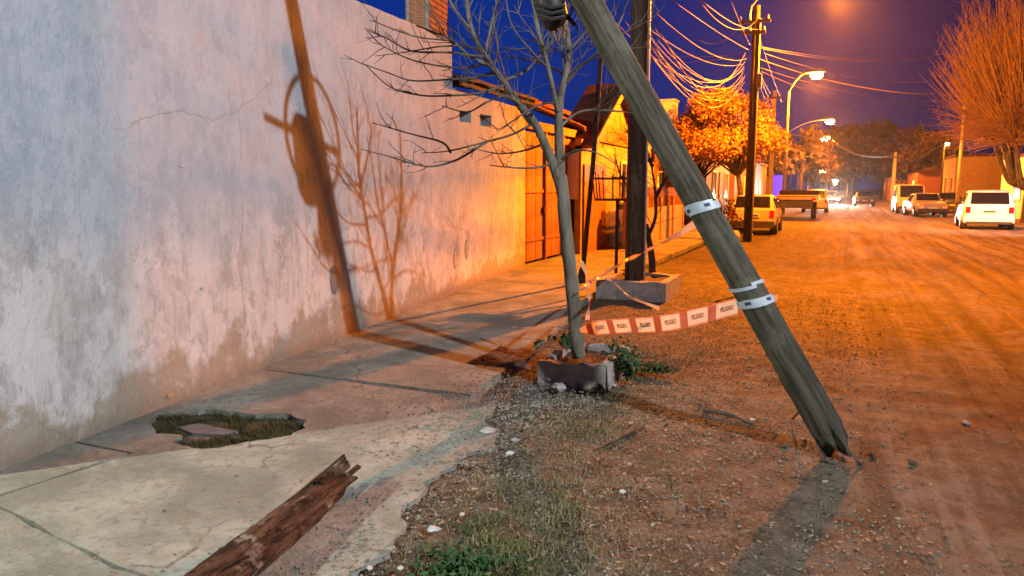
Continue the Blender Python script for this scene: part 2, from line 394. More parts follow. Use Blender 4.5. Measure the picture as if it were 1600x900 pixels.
def jag_poly(corners, amps, step=.22, seed=1):
    out = []
    for i in range(len(corners)):
        p, q = corners[i], corners[(i + 1) % len(corners)]
        am = amps[i % len(amps)]; st_ = step if am <= .03 else min(step, .06); n = max(1, int(math.dist(p, q) / st_)); out += jag(p, q, n, am, seed + i, st_)
    return out

# ================================================================== SETTING
# ------------------------------------------------------------------ ground and road
def ground_z(x, y):
    ver = 1 / (1 + math.exp(max(-30, min(30, (x - .2) * 4))))
    z = -.045 + .030 * ver * nz(x * 1.1, y * 1.1) + .016 * nz(x * 3.1, y * 3.1, 5) + .020 * nz(x * .5, y * .22, 9)
    z += .010 * nz(x * 7, y * 7, 2)
    if x > .3: z += .030 * math.sin((x - .3) * 3.6 + 1.2 * nz(0, y * .12)) * math.exp(-((x - 2.4) / 1.8) ** 2) + .02 * nz(x * 1.6, y * .7, 4)
    if x > .4:
        for xr, dp in ((1.35, .026), (2.75, .032), (3.55, .030), (4.95, .026)):
            q = x - xr - .45 * math.sin(y * .075 + xr * .3) - .006 * y
            if abs(q) < .8: z += dp * (-math.exp(-(q / .13) ** 2) + .55 * math.exp(-((abs(q) - .26) / .10) ** 2))
    o = x - wall_x(y)
    if y < 16: z += .03 * math.exp(-((o - 2.3) / .6) ** 2)
    if o < 2.25 and -1 < y < 14.4: z -= .14 * min(1, (2.25 - o) / .25)
    if 14.2 < y < 27 and x < -3.4: z -= .14 * min(1, (-3.4 - x) / .2)
    return z
def grid(xs, ys, zoff=0.0):
    v = [(x, y, ground_z(x, y) + zoff) for y in ys for x in xs]; n = len(xs)
    f = [(j * n + i, j * n + i + 1, (j + 1) * n + i + 1, (j + 1) * n + i) for j in range(len(ys) - 1) for i in range(n - 1)]
    return v, f
xs = list(np.concatenate([[-700, -300, -120, -50, -25, -14, -9], np.arange(-6.5, 6, .09), np.arange(6, 14, .5), [16, 22, 35, 60, 120, 300, 700]]))
ys = list(np.concatenate([[-60, -25, -10, -4], np.arange(-1, 12, .09), np.arange(12, 32, .3), np.arange(32, 80, 3), [90, 110, 150, 220, 350, 600, 1200]]))
v, f = grid(xs, ys); tag(raw('ground', v, f, 'earth', smooth=True), kind='structure')
rx = np.arange(.5, 6.6, .12); ry = np.concatenate([[-30, -10, -3], np.arange(0, 12, .12), np.arange(12, 40, .4), np.arange(40, 120, 4), np.arange(120, 420, 20)])
v, f = grid(list(rx), list(ry), .006)
v = [(x, y, z - (.02 if (x < .55 or x > 6.45) else 0)) for x, y, z in v]
tag(raw('dirt_road', v, f, 'earth', smooth=True), kind='structure')

# ------------------------------------------------------------------ sidewalk of cast slabs
side = thing('sidewalk', (-3.5, 4, 0), None, None); side['kind'] = 'structure'
def wpt(o, y): return (wall_x(y) + o, y - .0)
pit_px = [(232, 660), (240, 646), (275, 641), (320, 639), (365, 643), (410, 646), (455, 647), (480, 656), (478, 668), (455, 680), (415, 687), (370, 694), (330, 700), (295, 697), (262, 690), (285, 682), (240, 676)]
pit = jag_poly([tuple(gp(*q)[:2]) for q in pit_px], [.022], .035, 77)
def slab(poly, holes=(), z=0.0, th=.11):
    mb = fill_holes([(p[0], p[1], z) for p in poly], [[(p[0], p[1], z) for p in h] for h in holes], (0, 0, -th))
    return mb.build('slab', 'concrete', side)
slab(jag_poly([wpt(.015, -.9), wpt(.26, -.9), wpt(.29, 2.22), wpt(.50, 3.03), wpt(.015, 3.03)], [.0, .008, .012, .006, 0], seed=2), z=.004)
slab(jag_poly([wpt(.285, -.9), wpt(2.2, -.9), (-1.80, 2.0), (-2.72, 2.035), (-3.90, 2.235)], [0, .07, .015, .015, .01], seed=5), z=-.004)
slab(jag_poly([(-3.93, 2.262), (-2.74, 2.057), (-1.83, 2.022), (-1.72, 2.6), (-1.98, 3.35), (-1.9, 4.1), (-2.25, 4.9), wpt(.015, 5.02), wpt(.015, 3.06), wpt(.525, 3.06)], [.012, .015, .05, .06, .06, .06, .012, 0, .006, .012], seed=9), [pit])
yb = 5.04
for k, y2 in enumerate((7.2, 9.4, 11.6, 14.3)):
    slab(jag_poly([wpt(.015, yb), wpt(2.10 + .1 * (k % 2), yb), wpt(2.14, y2), wpt(.015, y2)], [.006, .035, .006, 0], seed=20 + k), z=.003 * (k % 2))
    yb = y2 + .02
yb = 14.33
for k, y2 in enumerate((17, 19.6, 22.2, 24.8, 27.4, 30)):
    slab(jag_poly([(-5.95, yb), (-3.55, yb), (-3.55, y2), (-5.95, y2)], [.005, .03, .005, 0], seed=40 + k), z=.003 * (k % 2)); yb = y2 + .02

# ------------------------------------------------------------------ big plaster wall at the corner
wall = thing('plaster_wall', (wall_x(8), 8, 0), 'tall weathered plaster wall along the sidewalk, bluish-white with damp brown foot', 'wall')
def wtop(y): return 3.65 + .05 * (y - 7.07)
def W3(y, z, o=0.0): return (wall_x(y) + WN[0] * o, y + WN[1] * o, z)
vents = []
for (x0, x1, y0, y1) in ((718, 736, 172, 190), (750, 768, 178, 196)):
    vents.append([wp(x0, y1), wp(x1, y1 + 2), wp(x1, y0 + 3), wp(x0, y0)])
top = [W3(y, wtop(y) + .018 * nz(y * 4, 1.0) + .01 * nz(y * 13, 4.0)) for y in np.arange(10.0, 2.4, -.2)]
outer = [W3(2.42, -.15), W3(14.35, -.15), W3(14.35, 3.22), W3(10.06, 3.10), W3(10.05, wtop(10))] + top + [W3(2.42, wtop(2.42))]
mb = fill_holes([tuple(p) for p in outer], [[tuple(q) for q in h] for h in vents], tuple(-WN * .28))
mb.build('rendered_face', 'plaster', wall)
mb = MB(); e = np.array(W3(2.42, 0, -.283)); u = -WN
mb.add([tuple(e + [0, 0, -.15]), tuple(e + u * 14 + [0, 0, -.15]), tuple(e + u * 14 + [0, 0, 3.5]), tuple(e + [0, 0, 3.42])], [(0, 1, 2, 3)])
mb.v += [(p[0] + WD[0] * .28, p[1] + WD[1] * .28, p[2]) for p in mb.v[:4]]
mb.f += [(7, 6, 5, 4), (0, 4, 5, 1), (1, 5, 6, 2), (2, 6, 7, 3), (3, 7, 4, 0)]
mb.build('side_wall', 'plaster', wall)
for h in vents:
    c = np.mean(h, 0) - WN * .20; mb = MB(); mb.box(c, (.03, .46, .26), math.atan2(WD[1], WD[0]) - math.pi / 2); mb.build('vent_back', 'dark_metal', wall)
# small marks and oval patches on the plaster
def mark(px, py, rx_, rz_, m, name, seed):
    c = wp(px, py) + WN * .004; mb = MB(); n = 12
    ps = [c + WD * (rx_ * math.cos(a) * (1 + .25 * nz(math.cos(a) * 2, math.sin(a) * 2, seed))) + np.array([0, 0, rz_ * math.sin(a) * (1 + .25 * nz(math.sin(a) * 2, seed, math.cos(a)))]) for a in np.linspace(0, 2 * math.pi, n, endpoint=False)]
    mb.slab3([tuple(p) for p in ps], tuple(WN * .005)); mb.build(name, m, wall)
mark(286, 259, .022, .012, 'white_stone', 'chip', 1); mark(316, 449, .03, .016, 'white_stone', 'chip', 2)
mark(712, 402, .10, .17, 'rubble', 'oval_patch', 3); mark(729, 390, .09, .17, 'rubble', 'oval_patch', 5)
mark(522, 437, .085, .16, 'patch_grey', 'oval_patch', 9); mark(265, 617, .035, .018, 'yellow_paint', 'chip', 6)  # dark grey-brown oval, then a small yellow mark

# brick pillar standing on the wall
pil = thing('brick_pillar', W3(9.45, wtop(9.4), -.14), 'square brick pillar rising from the top of the plaster wall', 'pillar')
c0 = np.array(W3(9.45, 0, -.14)); rzw = math.atan2(WD[1], WD[0]) - math.pi / 2
mb = MB(); mb.box((c0[0], c0[1], wtop(9.4) + .72), (.33, .70, 1.5), rzw); mb.build('mortar_core', 'mortar', pil)
bk = MB(); bk.box((0, 0, 0), (.11, .225, .062)); bm_ = None
first = None
for k in range(19):
    z = wtop(9.4) + .05 + k * .075
    spots = []
    for sx in (-1, 1):
        for j in range(3): spots.append((sx * .125, (-.235 + .235 * j) * (1 if k % 2 else .985), 0))
    for sy in (-1, 1):
        spots.append((0, sy * .305, 1))
    for (dx, dy, rot) in spots:
        x = c0[0] + math.cos(rzw) * dx - math.sin(rzw) * dy; y = c0[1] + math.sin(rzw) * dx + math.cos(rzw) * dy
        if first is None:
            first = bk.build('brick', 'brick', pil, local=True)
            b = first
        else:
            b = first.copy(); link(b, pil)
        o0 = ORG[pil.name]; b.location = (x - o0[0], y - o0[1], z - o0[2]); b.rotation_euler = (0, 0, rzw + (math.pi / 2 if rot else 0) + .02 * nz(k, dx * 9, dy * 9))

# dark tiled roof leaning out over the low end of the wall
rf = thing('lean_to_roof', W3(12.4, 3.1, -.5), 'dark low roof edge above the low end of the plaster wall', 'roof')
for k in range(9):
    a = 10.12 + k * .5; mb = MB()
    p = [np.array(W3(a, 3.22 + .02 * k + .01 * (k % 2), .22)), np.array(W3(a + .49, 3.24 + .02 * k, .22)), np.array(W3(a + .49, 3.72 + .02 * k, -2.2)), np.array(W3(a, 3.70 + .02 * k + .01 * (k % 2), -2.2))]
    mb.slab3(p, (0, 0, .05)); mb.build('sheet', 'roof_dark', rf)
mb = MB(); mb.beam(W3(10.1, 3.2, .12), W3(14.6, 3.38, .12), .05, .12); mb.build('fascia', 'roof_dark', rf)
mb = MB(); mb.slab3([W3(10.4, 3.1, -2.0), W3(14.3, 3.2, -2.0), W3(14.3, 3.75, -2.0), W3(10.4, 3.68, -2.0)], tuple(-WN * .2)); mb.build('rear_wall', 'brown_paint', rf)

# ------------------------------------------------------------------ wooden gate after the wall
GX = -6.02
gate = thing('wooden_gate', (GX, 16, 0), 'tall orange-brown plank gate with dark posts beside the plaster wall', 'gate')
ybeg, yend = 14.42, 18.3
n = 15
for k in range(n):
    y0 = ybeg + (yend - ybeg) * k / n
    mb = MB(); mb.box((GX + .02 + .006 * (k % 2), y0 + .12, 1.42), (.04, .245, 2.76)); mb.build('plank', 'gate_wood', gate)
for y0 in (15.72, 16.9): mb = MB(); mb.box((GX + .06, y0, 1.45), (.07, .09, 2.9)); mb.build('post', 'gate_post', gate)
for z in (.5, 1.55, 2.55): mb = MB(); mb.box((GX + .055, 16.3, z), (.025, 3.7, .07)); mb.build('rail', 'gate_wood', gate)
mb = MB(); mb.box((GX + .075, 15.6, 1.12), (.05, .05, .14)); mb.build('latch', 'dark_metal', gate)
mb = MB(); mb.box((GX + .0, 16.4, 2.95), (.22, 4.0, .18)); mb.build('lintel', 'orange_paint', gate)

# ------------------------------------------------------------------ house with tiled roof and gable porch
HX = -6.1
hs = thing('tiled_house', (HX, 22, 0), 'yellow house with orange tiled roof and pointed gable porch behind the fence', 'house')
mb = MB(); mb.box((HX - 2.6, 23.2, 1.5), (5.0, 9.4, 3.0)); mb.build('wall', 'yellow_paint', hs)
# main roof sloping to the street, laid in tile courses
rfo = MB()
rfo.slab3([(HX + .35, 17.9, 3.02), (HX + .35, 28.2, 3.02), (HX - 2.6, 28.2, 4.25), (HX - 2.6, 17.9, 4.25)], (0, 0, .06)); rfo = rfo.build('roof', 'roof_tile', hs)
tl = MB()
prof = [(math.cos(a) * .11, math.sin(a) * .055) for a in np.linspace(0, math.pi, 6)]
tv = [(x, -.13, z) for x, z in prof] + [(x * .86, .17, z * .86 + .02) for x, z in prof]
tl.add(tv, [(i, i + 1, 7 + i, 6 + i) for i in range(5)] + [tuple(range(6))])
tile0 = None; slope = math.atan2(1.23, 2.95)
for k in range(11):
    for j in range(26):
        t = (k + .45) / 11.2; y = 18.05 + j * .235
        pos = np.array([HX + .33 - 2.9 * t, y, 3.09 + 1.21 * t])
        if tile0 is None: tile0 = tl.build('tile', 'roof_tile', rfo, local=True); b = tile0
        else: b = tile0.copy(); link(b, rfo)
        b.location = tuple(pos - ORG[rfo.name])
        b.rotation_euler = (slope, 0, math.pi / 2 + .03 * nz(k * 3.1, j * 1.7))
mb = MB(); mb.box((HX + .36, 23.05, 3.0), (.05, 10.3, .13)); mb.build('fascia', 'orange_paint', hs)
# windows and door of the house front
def win(par, x, y, z, wy, wz, frame='white_paint', pane='glass_pane', bars=1):
    mb = MB(); t = .06
    for sy in (-1, 1): mb.box((x, y + sy * wy / 2, z), (.07, t, wz + t))
    for sz in (-1, 1): mb.box((x, y, z + sz * wz / 2), (.068, wy - t, t))
    fr = mb.build('window', frame, par)
    mb = MB(); mb.box((x - .01, y, z), (.02, wy - t, wz - t)); mb.build('pane', pane, fr)
    for k in range(bars):
        mb = MB(); mb.box((x + .012, y - wy / 2 + wy * (k + 1) / (bars + 1), z), (.03, .03, wz - t)); mb.build('mullion', frame, fr)
    mb = MB(); mb.box((x + .06, y, z - wz / 2 - .07), (.16, wy + .16, .06)); mb.build('sill', 'cream_paint', fr)
mb = MB(); mb.box((HX + .20, 17.32, 1.9), (.42, .04, 1.1)); mb.build('curtain_window', 'curtain', hs)
win(hs, HX - .08, 24.8, 1.7, 1.2, 1.2)
# gable porch facing the street
GXX = -5.62; gl, gr, gk = (GXX, 17.75, 2.80), (GXX, 23.0, 2.80), (GXX, 20.4, 4.30)
mb = MB(); mb.slab3([gl, gr, gk], (-.12, 0, 0)); gable = mb.build('gable', 'door_wood', hs)
for k in range(16):
    t = (k + .5) / 16; y = gl[1] + (gr[1] - gl[1]) * t; tz = gl[2] + (gk[2] - gl[2]) * (1 - abs(y - gk[1]) / 2.63)
    if tz - gl[2] > .10: mb = MB(); mb.box((GXX + .018 + .004 * (k % 2), y, (tz + gl[2]) / 2), (.03, .315, tz - gl[2] - .03)); mb.build('board', 'door_wood', gable)
for (ye, nm) in ((17.35, 0), (23.4, 1)):
    a = np.array([GXX + .28, ye, 2.56]); k = np.array([GXX + .28, gk[1], gk[2] + .10])
    mb = MB(); mb.slab3([a, k, k + [-1.1, 0, 0], a + [-1.1, 0, 0]], (0, 0, .09)); pr_ = mb.build('porch_roof', 'roof_tile', hs)
    mb = MB(); mb.beam(a + [.03, 0, .05], k + [.03, 0, .05], .05, .17); mb.build('barge_board', 'orange_paint', hs)
mb = MB(); mb.tube([(GXX + .3, gk[1], gk[2] + .1), (GXX + .3, gk[1], gk[2] + .6)], [.12, .09], 8); mb.build('finial', 'roof_tile', hs)
mb = MB(); mb.box((GXX - .1, 20.2, 1.4), (.16, 5.7, 2.8)); mb.build('porch_wall', 'yellow_paint', hs)
mb = MB(); mb.box((GXX - .005, 18.45, 1.1), (.06, 1.9, 2.2)); mb.build('door', 'gate_wood', hs)
win(hs, GXX, 21.5, 1.8, 1.1, 1.1)

# front fence: low yellow wall with brown slats and pillars
fx = -5.0
fen = thing('front_fence', (fx, 22, 0), 'low yellow fence wall topped with brown slats before the tiled house', 'fence')
mb = MB(); mb.box((fx, 21.35, .52), (.16, 3.7, 1.04)); mb.build('low_wall', 'yellow_paint', fen)
mb = MB(); mb.box((fx, 25.2, .52), (.16, 3.6, 1.04)); mb.build('low_wall', 'yellow_paint', fen)
for y0 in (19.4, 21.3, 23.3, 25.2, 27.1): mb = MB(); mb.box((fx + .01, y0, .68), (.2, .2, 1.36)); mb.build('pillar', 'brown_paint' if y0 > 24 else 'orange_paint', fen)
k = 0; y0 = 19.6
while y0 < 27:
    mb = MB(); mb.box((fx, y0, 1.33), (.03, .11, .60 + .03 * (k % 3))); mb.build('slat', 'brown_paint', fen); y0 += .17; k += 1
mb = MB(); mb.box((fx - .03, 23.25, 1.22), (.03, 7.6, .06)); mb.build('rail', 'brown_paint', fen)

# ------------------------------------------------------------------ further houses on the left side
def house(name, label, x, y, dx, dy, h, m, roofm, roof_h=.9, front='+x', doors=(), wins=(), group=None, par=.0):
    t = thing(name, (x, y, 0), label, 'house', group)
    mb = MB(); mb.box((x, y, h / 2), (dx, dy, h)); mb.build('wall', m, t)
    mb = MB(); e = .3
    if roof_h > .25:
        a = [(x + dx / 2 + e, y - dy / 2 - e, h), (x + dx / 2 + e, y + dy / 2 + e, h), (x - dx / 2 - e, y + dy / 2 + e, h), (x - dx / 2 - e, y - dy / 2 - e, h)]
        r0, r1 = (x, y - dy / 2 - e, h + roof_h), (x, y + dy / 2 + e, h + roof_h)
        mb.add(a + [r0, r1], [(0, 1, 5, 4), (2, 3, 4, 5), (3, 0, 4), (1, 2, 5), (3, 2, 1, 0)])
    else: mb.box((x, y, h + roof_h / 2), (dx + .2, dy + .2, roof_h))
    mb.build('roof', roofm, t)
    sgn = 1 if front == '+x' else -1; fxx = x + sgn * dx / 2
    for (yy_, wy, hz, mm) in doors:
        mb = MB(); mb.box((fxx + sgn * .02, yy_, hz / 2), (.08, wy, hz)); d = mb.build('door', mm, t)
        mb = MB(); mb.box((fxx + sgn * .07, yy_ - wy * .35, hz * .48), (.05, .04, .12)); mb.build('handle', 'galvanised', d)
    for (yy_, zz_, wy, wz) in wins: win(t, fxx + sgn * .03, yy_, zz_, wy, wz)
    return t
h1 = house('yellow_house', 'pale yellow house with dark doorway behind the round orange tree', -9.3, 41, 7, 12, 3.6, 'yellow_paint', 'roof_tile', .2, doors=((38.2, 1.1, 2.5, 'brown_paint'), (43, 1.1, 2.5, 'brown_paint')), wins=((40.6, 1.8, 1.3, 1.4), (45.4, 1.8, 1.3, 1.4)))
mb = MB(); mb.box((-9.3, 34.93, 1.45), (1.5, .08, 2.6)); mb.build('door', 'dark_metal', h1)
mb = MB(); mb.box((-7.0, 34.93, 1.75), (1.3, .08, 1.2)); mb.build('shutter', 'brown_paint', h1)
house('brown_house', 'dull brown flat-roofed house between the tiled house and the yellow one', -9.6, 31.3, 6, 5.2, 3.3, 'brown_paint', 'roof_tile', .8, wins=((31, 1.7, 1.2, 1.2),))
house('orange_house', 'small orange-lit house beyond the yellow one on the left side', -9.5, 56, 7, 9, 3.4, 'orange_paint', 'cream_paint', .2, doors=((54, 1.2, 2.4, 'brown_paint'),), wins=((58, 1.8, 1.4, 1.3),))
house('corner_shop', 'low brown shop under the blue lit sign far down the left side', -10.2, 74, 8, 12, 3.8, 'brown_paint', 'roof_dark', .2, doors=((72, 1.2, 2.4, 'dark_metal'),))
p = aty(1213, 290, 66); sg = thing('blue_sign', p, 'small glowing blue sign on the left side far down the street', 'sign')
mb = MB(); mb.box(p, (.9, .16, 1.7)); mb.build('lit_panel', 'blue_sign', sg)
mb = MB(); mb.box(p + np.array([0, 0, -1.1]), (1.3, .3, .45)); mb.build('lit_base', 'sign_white', sg)
mb = MB(); mb.tube([(p[0], p[1] + .15, 0), (p[0], p[1] + .15, p[2] + .9)], .06, 6); mb.build('post', 'dark_metal', sg)
# water tank on a roof, seen over the porch
p = aty(1041, 200, 31.5); tk = thing('water_tank', (p[0], p[1], 3.9), 'boxy pale roof tank beside the leaning pole against the sky', 'water tank')
ztop = aty(1041, 160, 31.5)[2]
mb = MB(); mb.box((p[0], p[1], (ztop + p[2]) / 2 + .02), (.78, .78, ztop - p[2])); mb.build('tank', 'cream_paint', tk)
mb = MB(); mb.box((p[0], p[1], ztop + .05), (.86, .86, .07)); mb.build('lid', 'cream_paint', tk)
mb = MB(); mb.box((p[0], p[1], (p[2] + 3.6) / 2), (.62, .62, p[2] - 3.6)); mb.build('stand', 'brick', tk)

# right side houses
house('cream_house', 'low cream house behind the white hatchback at the right edge', 13.2, 46, 8, 12, 3.4, 'cream_paint', 'roof_tile', .8, '-x', doors=((43, 1.1, 2.3, 'white_paint'),), wins=((47.5, 1.7, 1.5, 1.3),))
house('yellow_corner_house', 'narrow yellow house between the parked pickup and the thin post', 12.2, 74, 6.0, 7, 4.2, 'yellow_paint', 'roof_dark', .2, '-x', doors=((72.3, 1.1, 2.5, 'brown_paint'),), wins=((75.4, 1.9, 1.0, 1.4),))
house('dim_house', 'dim low house behind the parked van on the right side', 12.5, 92, 9, 11, 3.4, 'brown_paint', 'roof_dark', .9, '-x', wins=((90, 1.8, 1.4, 1.3),))
house('pink_house', 'small pinkish house beside the slim pale post down the street', 11.5, 118, 9, 9, 3.2, 'orange_paint', 'roof_tile', .9, '-x', doors=((116, 1.1, 2.3, 'dark_metal'),), wins=((120, 1.8, 1.2, 1.2),))
house('far_house', 'far low house closing the left side under the dark trees', -11.5, 105, 8, 14, 3.2, 'orange_paint', 'roof_tile', .9, wins=((102, 1.7, 1.2, 1.2), (107, 1.7, 1.2, 1.2)))
gw = thing('white_gate_wall', (7.6, 34.6, 0), 'pale garden wall with pillar right of the white hatchback', 'wall')
mb = MB(); mb.box((9.3, 38.4, .75), (.2, 11.0, 1.5)); mb.build('wall_panel', 'cream_paint', gw)
for y0 in (32.8, 36.5, 40.2, 44): mb = MB(); mb.box((9.28, y0, .95), (.4, .4, 1.9)); mb.build('pillar', 'cream_paint', gw)

# ================================================================== POLES AND LAMPS
rng = random.Random(7)
def light(name, loc, color, power, parent, radius=.12, aim=None, batwing=False):
    l = bpy.data.lights.new(name, 'POINT'); l.color = color; l.energy = power; l.shadow_soft_size = radius
    if aim is not None: l = bpy.data.lights.new(name, 'SPOT'); l.color = color; l.energy = power; l.shadow_soft_size = radius; l.spot_size = R(aim[1]); l.spot_blend = 1.0
    if batwing:                              # road-lamp optics: little straight down, most of it at a flat angle, almost none upward
        l.use_nodes = True; nn = l.node_tree.nodes; em = [q for q in nn if q.type == 'EMISSION'][0]
        tcn = nn.new('ShaderNodeTexCoord'); sp = nn.new('ShaderNodeSeparateXYZ'); l.node_tree.links.new(tcn.outputs['Normal'], sp.inputs[0])
        cr = nn.new('ShaderNodeValToRGB'); el = cr.color_ramp.elements; el[0].position = 0; el[0].color = (.16, .16, .16, 1); el[1].position = 1; el[1].color = (.10, .10, .10, 1)
        for p_, v_ in ((.15, .34), (.24, .9), (.28, 1.0), (.325, .62), (.36, .42), (.42, .42), (.47, .45), (.53, .45), (.62, .36), (.8, .2)):
            e_ = el.new(p_); e_.color = (v_, v_, v_, 1)
        mm = nn.new('ShaderNodeMath'); mm.operation = 'MULTIPLY_ADD'; mm.inputs[1].default_value = .5; mm.inputs[2].default_value = .5
        l.node_tree.links.new(sp.outputs[2], mm.inputs[0]); l.node_tree.links.new(mm.outputs[0], cr.inputs[0]); l.node_tree.links.new(cr.outputs[0], em.inputs['Strength'])
    o = bpy.data.objects.new(name, l); COL.objects.link(o)
    if aim is not None: o.rotation_mode = 'QUATERNION'; o.rotation_quaternion = Vector(np.array(aim[0]) - np.array(loc)).to_track_quat('-Z', 'Y')
    o.parent = parent; o.location = tuple(np.array(loc) - ORG[parent.name]); return o
def lamp_head(par, tip, dirx, lens, size=1.0, rad=.12):
    d = np.array(dirx, float); d /= np.linalg.norm(d); s_ = np.array([-d[1], d[0], 0]); tip = np.array(tip)
    mb = MB(); rings = []
    for t, wdt, h in ((-.12, .05, .05), (.0, .09, .09), (.2, .15, .13), (.42, .16, .12), (.58, .08, .06)):
        rings.append([tip + d * t * size + s_ * wdt * size * math.cos(a) + np.array([0, 0, max(-.02, math.sin(a)) * h * size]) for a in np.linspace(0, 2 * math.pi, 10, endpoint=False)])
    vs = [p for r in rings for p in r]; n = 10
    mb.add(vs, [(i * n + k, i * n + (k + 1) % n, (i + 1) * n + (k + 1) % n, (i + 1) * n + k) for i in range(4) for k in range(n)] + [tuple(range(n)), tuple(40 + k for k in range(n))])
    hd = mb.build('lamp_head', 'galvanised', par, smooth=True)
    c = tip + d * .3 * size; mb = MB()
    vs = []
    for k, (r, z) in enumerate(((.15, -.02), (.15, -.12), (.09, -.21))):
        vs += [c + d * r * 1.35 * size * math.cos(a) + s_ * r * size * math.sin(a) + np.array([0, 0, z * size]) for a in np.linspace(0, 2 * math.pi, 10, endpoint=False)]
    mb.add(vs, [(i * n + k, i * n + (k + 1) % n, (i + 1) * n + (k + 1) % n, (i + 1) * n + k) for i in range(2) for k in range(n)] + [tuple(20 + k for k in range(n)), tuple(range(n))])
    mb.build('lens', lens, hd); return c + np.array([0, 0, -.24 * size - rad - .02])
def street_lamp(x, y, h, tip, label, lens, color, power, polem='cement_pole', r=.11, size=1.0, rad=.12, aim=None):
    t = thing('street_lamp', (x, y, 0), label, 'street lamp', 'lamps along the street')
    mb = MB(); mb.tube([(x, y, -.3), (x, y, h * .5), (x, y, h)], [r, r * .85, r * .6], 10); mb.build('post', polem, t, smooth=True)
    tip = np.array(tip); a = np.array([x, y, h - .05]); d = tip - a; pts = []
    for q in np.linspace(0, 1, 9):
        e = 1 - (1 - q) ** 2; pts.append((a[0] + d[0] * q, a[1] + d[1] * q, a[2] + d[2] * e))
    mb = MB(); mb.tube(pts, .035, 8); mb.build('arm', 'galvanised', t, smooth=True)
    c = lamp_head(t, tip, (d[0], d[1], 0), lens, size, rad)
    if power: light('lamp_light', c, color, power, t, rad, aim, color == SODIUM)
    return t
# lamp across the street and lamp round the corner: out of the picture, their light and shadows are in it
street_lamp(9.9, -.9, 7.9, (8.4, -.63, 8.4), 'white street lamp across the street from the plaster wall', 'lens_led', LED_WHITE, P_LED_ACROSS, rad=.10, aim=((-4.4, 4.2, 2.0), 60))
street_lamp(-9.2, -2.6, 4.4, (-7.9, -1.75, 4.75), 'white street lamp round the corner of the plaster wall', 'lens_led', LED_GREEN, P_LED_CORNER, rad=.06)
street_lamp(9.8, 26.0, 6.4, (8.6, 26.4, 6.9), 'white street lamp on the right side facing the white hatchback', 'lens_led', LED_WHITE, 5200, rad=.1, aim=((6.4, 34.2, .5), 62))
# second row of the street
p1 = aty(1272, 120, 50); street_lamp(aty(1225, 300, 50)[0], 50, p1[2] - .8, p1 + [-.4, 0, .25], 'sodium street lamp on pale post beyond the utility pole', 'lens_sodium', SODIUM, P_SODIUM, size=1.8, rad=.22)
p2 = aty(1293, 191, 84); street_lamp(-4.6, 84, p2[2] - .9, p2 + [-.4, 0, .25], 'sodium street lamp, second lit one down the left row', 'lens_far', SODIUM, P_SODIUM, size=2.1, rad=.3)
p3 = aty(1283, 217, 106); street_lamp(-5.2, 106, p3[2] - .7, p3 + [-.4, 0, .25], 'sodium street lamp, third lit one down the left row', 'lens_far', SODIUM, 9000, size=2.8, rad=.3)
p4 = aty(1285, 256, 150); street_lamp(-6.0, 150, p4[2] - .6, p4 + [-.4, 0, .3], 'far sodium street lamp above the oncoming headlights', 'lens_far', SODIUM, 9000, size=3.4, rad=.4)
p5 = aty(1281, 268, 190); street_lamp(-7.2, 190, p5[2] - .6, p5 + [-.4, 0, .3], 'farthest sodium street lamp just above the headlights', 'lens_far', SODIUM, 9000, size=3.6, rad=.4)
for (px, py, Y, lab) in ((1312, 283, 175, 'far sodium lamp on the right row, beside the headlights'), (1272, 282, 230, 'farthest lamp of the left row, low over the road'), (1300, 288, 260, 'last tiny lamp at the very end of the street')):
    q = aty(px, py, Y); street_lamp(q[0] + (1.6 if px > 1305 else -1.6), Y, q[2] - .5, q + [0, 0, .35], lab, 'lens_far', SODIUM, 14000, size=3.0, rad=.4)
p6 = aty(1478, 226, 62); street_lamp(p6[0] - .05, 62.3, p6[2] - .3, p6 + [0, -.2, .1], 'short lit lamp post on the right side behind the vans', 'lens_far', SODIUM, 2500, 'dark_metal', .06, .9, .12)

# ---------------- the leaning, snapped pole
PB = gp(1310, 702); PD = np.array([-.5, -.05, .86]); PD /= np.linalg.norm(PD)
lp = thing('leaning_pole', PB, 'snapped grey timber pole leaning steeply over the verge', 'utility pole')
def pole_frame():
    x = np.cross(PD, [0, 1, 0]); x /= np.linalg.norm(x); return x, np.cross(PD, x)
AX, AY = pole_frame()
# shaft in local z along the pole so the grain runs with it: built local then rotated
mb = MB(); n = 28; L_ = 8.6; vs = []; ts = [.0, .05, .12, .2, .3, .45, .65, .9, 1.3, 1.7, 2.1, 2.5, 2.9, 3.3, 3.7, 4.2, 5, 6, 7, L_]
for i, t in enumerate(ts):
    for k in range(n):
        a = 2 * math.pi * k / n; r = .102 - .0036 * t
        r *= 1 + .035 * nz(math.cos(a) * 2.2, math.sin(a) * 2.2, t * .8) + .02 * nz(math.cos(a) * 6, math.sin(a) * 6, t * .25)
        crack = math.exp(-((a - 1.2) / .06) ** 2) * .014 + math.exp(-((a - 4.1) / .05) ** 2) * .010 * (t < 2.6) + math.exp(-((a - 5.2) / .05) ** 2) * .012 * (t > .6)
        r -= crack
        z = t
        if t < .2:                                 # splintered foot
            sp = .5 + .5 * math.sin(a * 3 + 1.0) + .5 * nz(k * 1.7, 3.3)
            z = t + (.2 - t) * max(0, min(1.6, sp)) * .9; r *= .72 + .28 * t / .2 if sp < .5 else .92
        elif t < .66 and math.sin(a + .4) > .75: r *= .80 + .2 * (t - .2) / .45   # torn-off strip
        vs.append((r * math.cos(a), r * math.sin(a), z - .05))
m_ = len(ts)
mb.add(vs, [(i * n + k, i * n + (k + 1) % n, (i + 1) * n + (k + 1) % n, (i + 1) * n + k) for i in range(m_ - 1) for k in range(n)] + [tuple(range(n)), tuple((m_ - 1) * n + k for k in range(n))])
sh = mb.build('shaft', 'old_wood', lp, smooth=True, local=True)
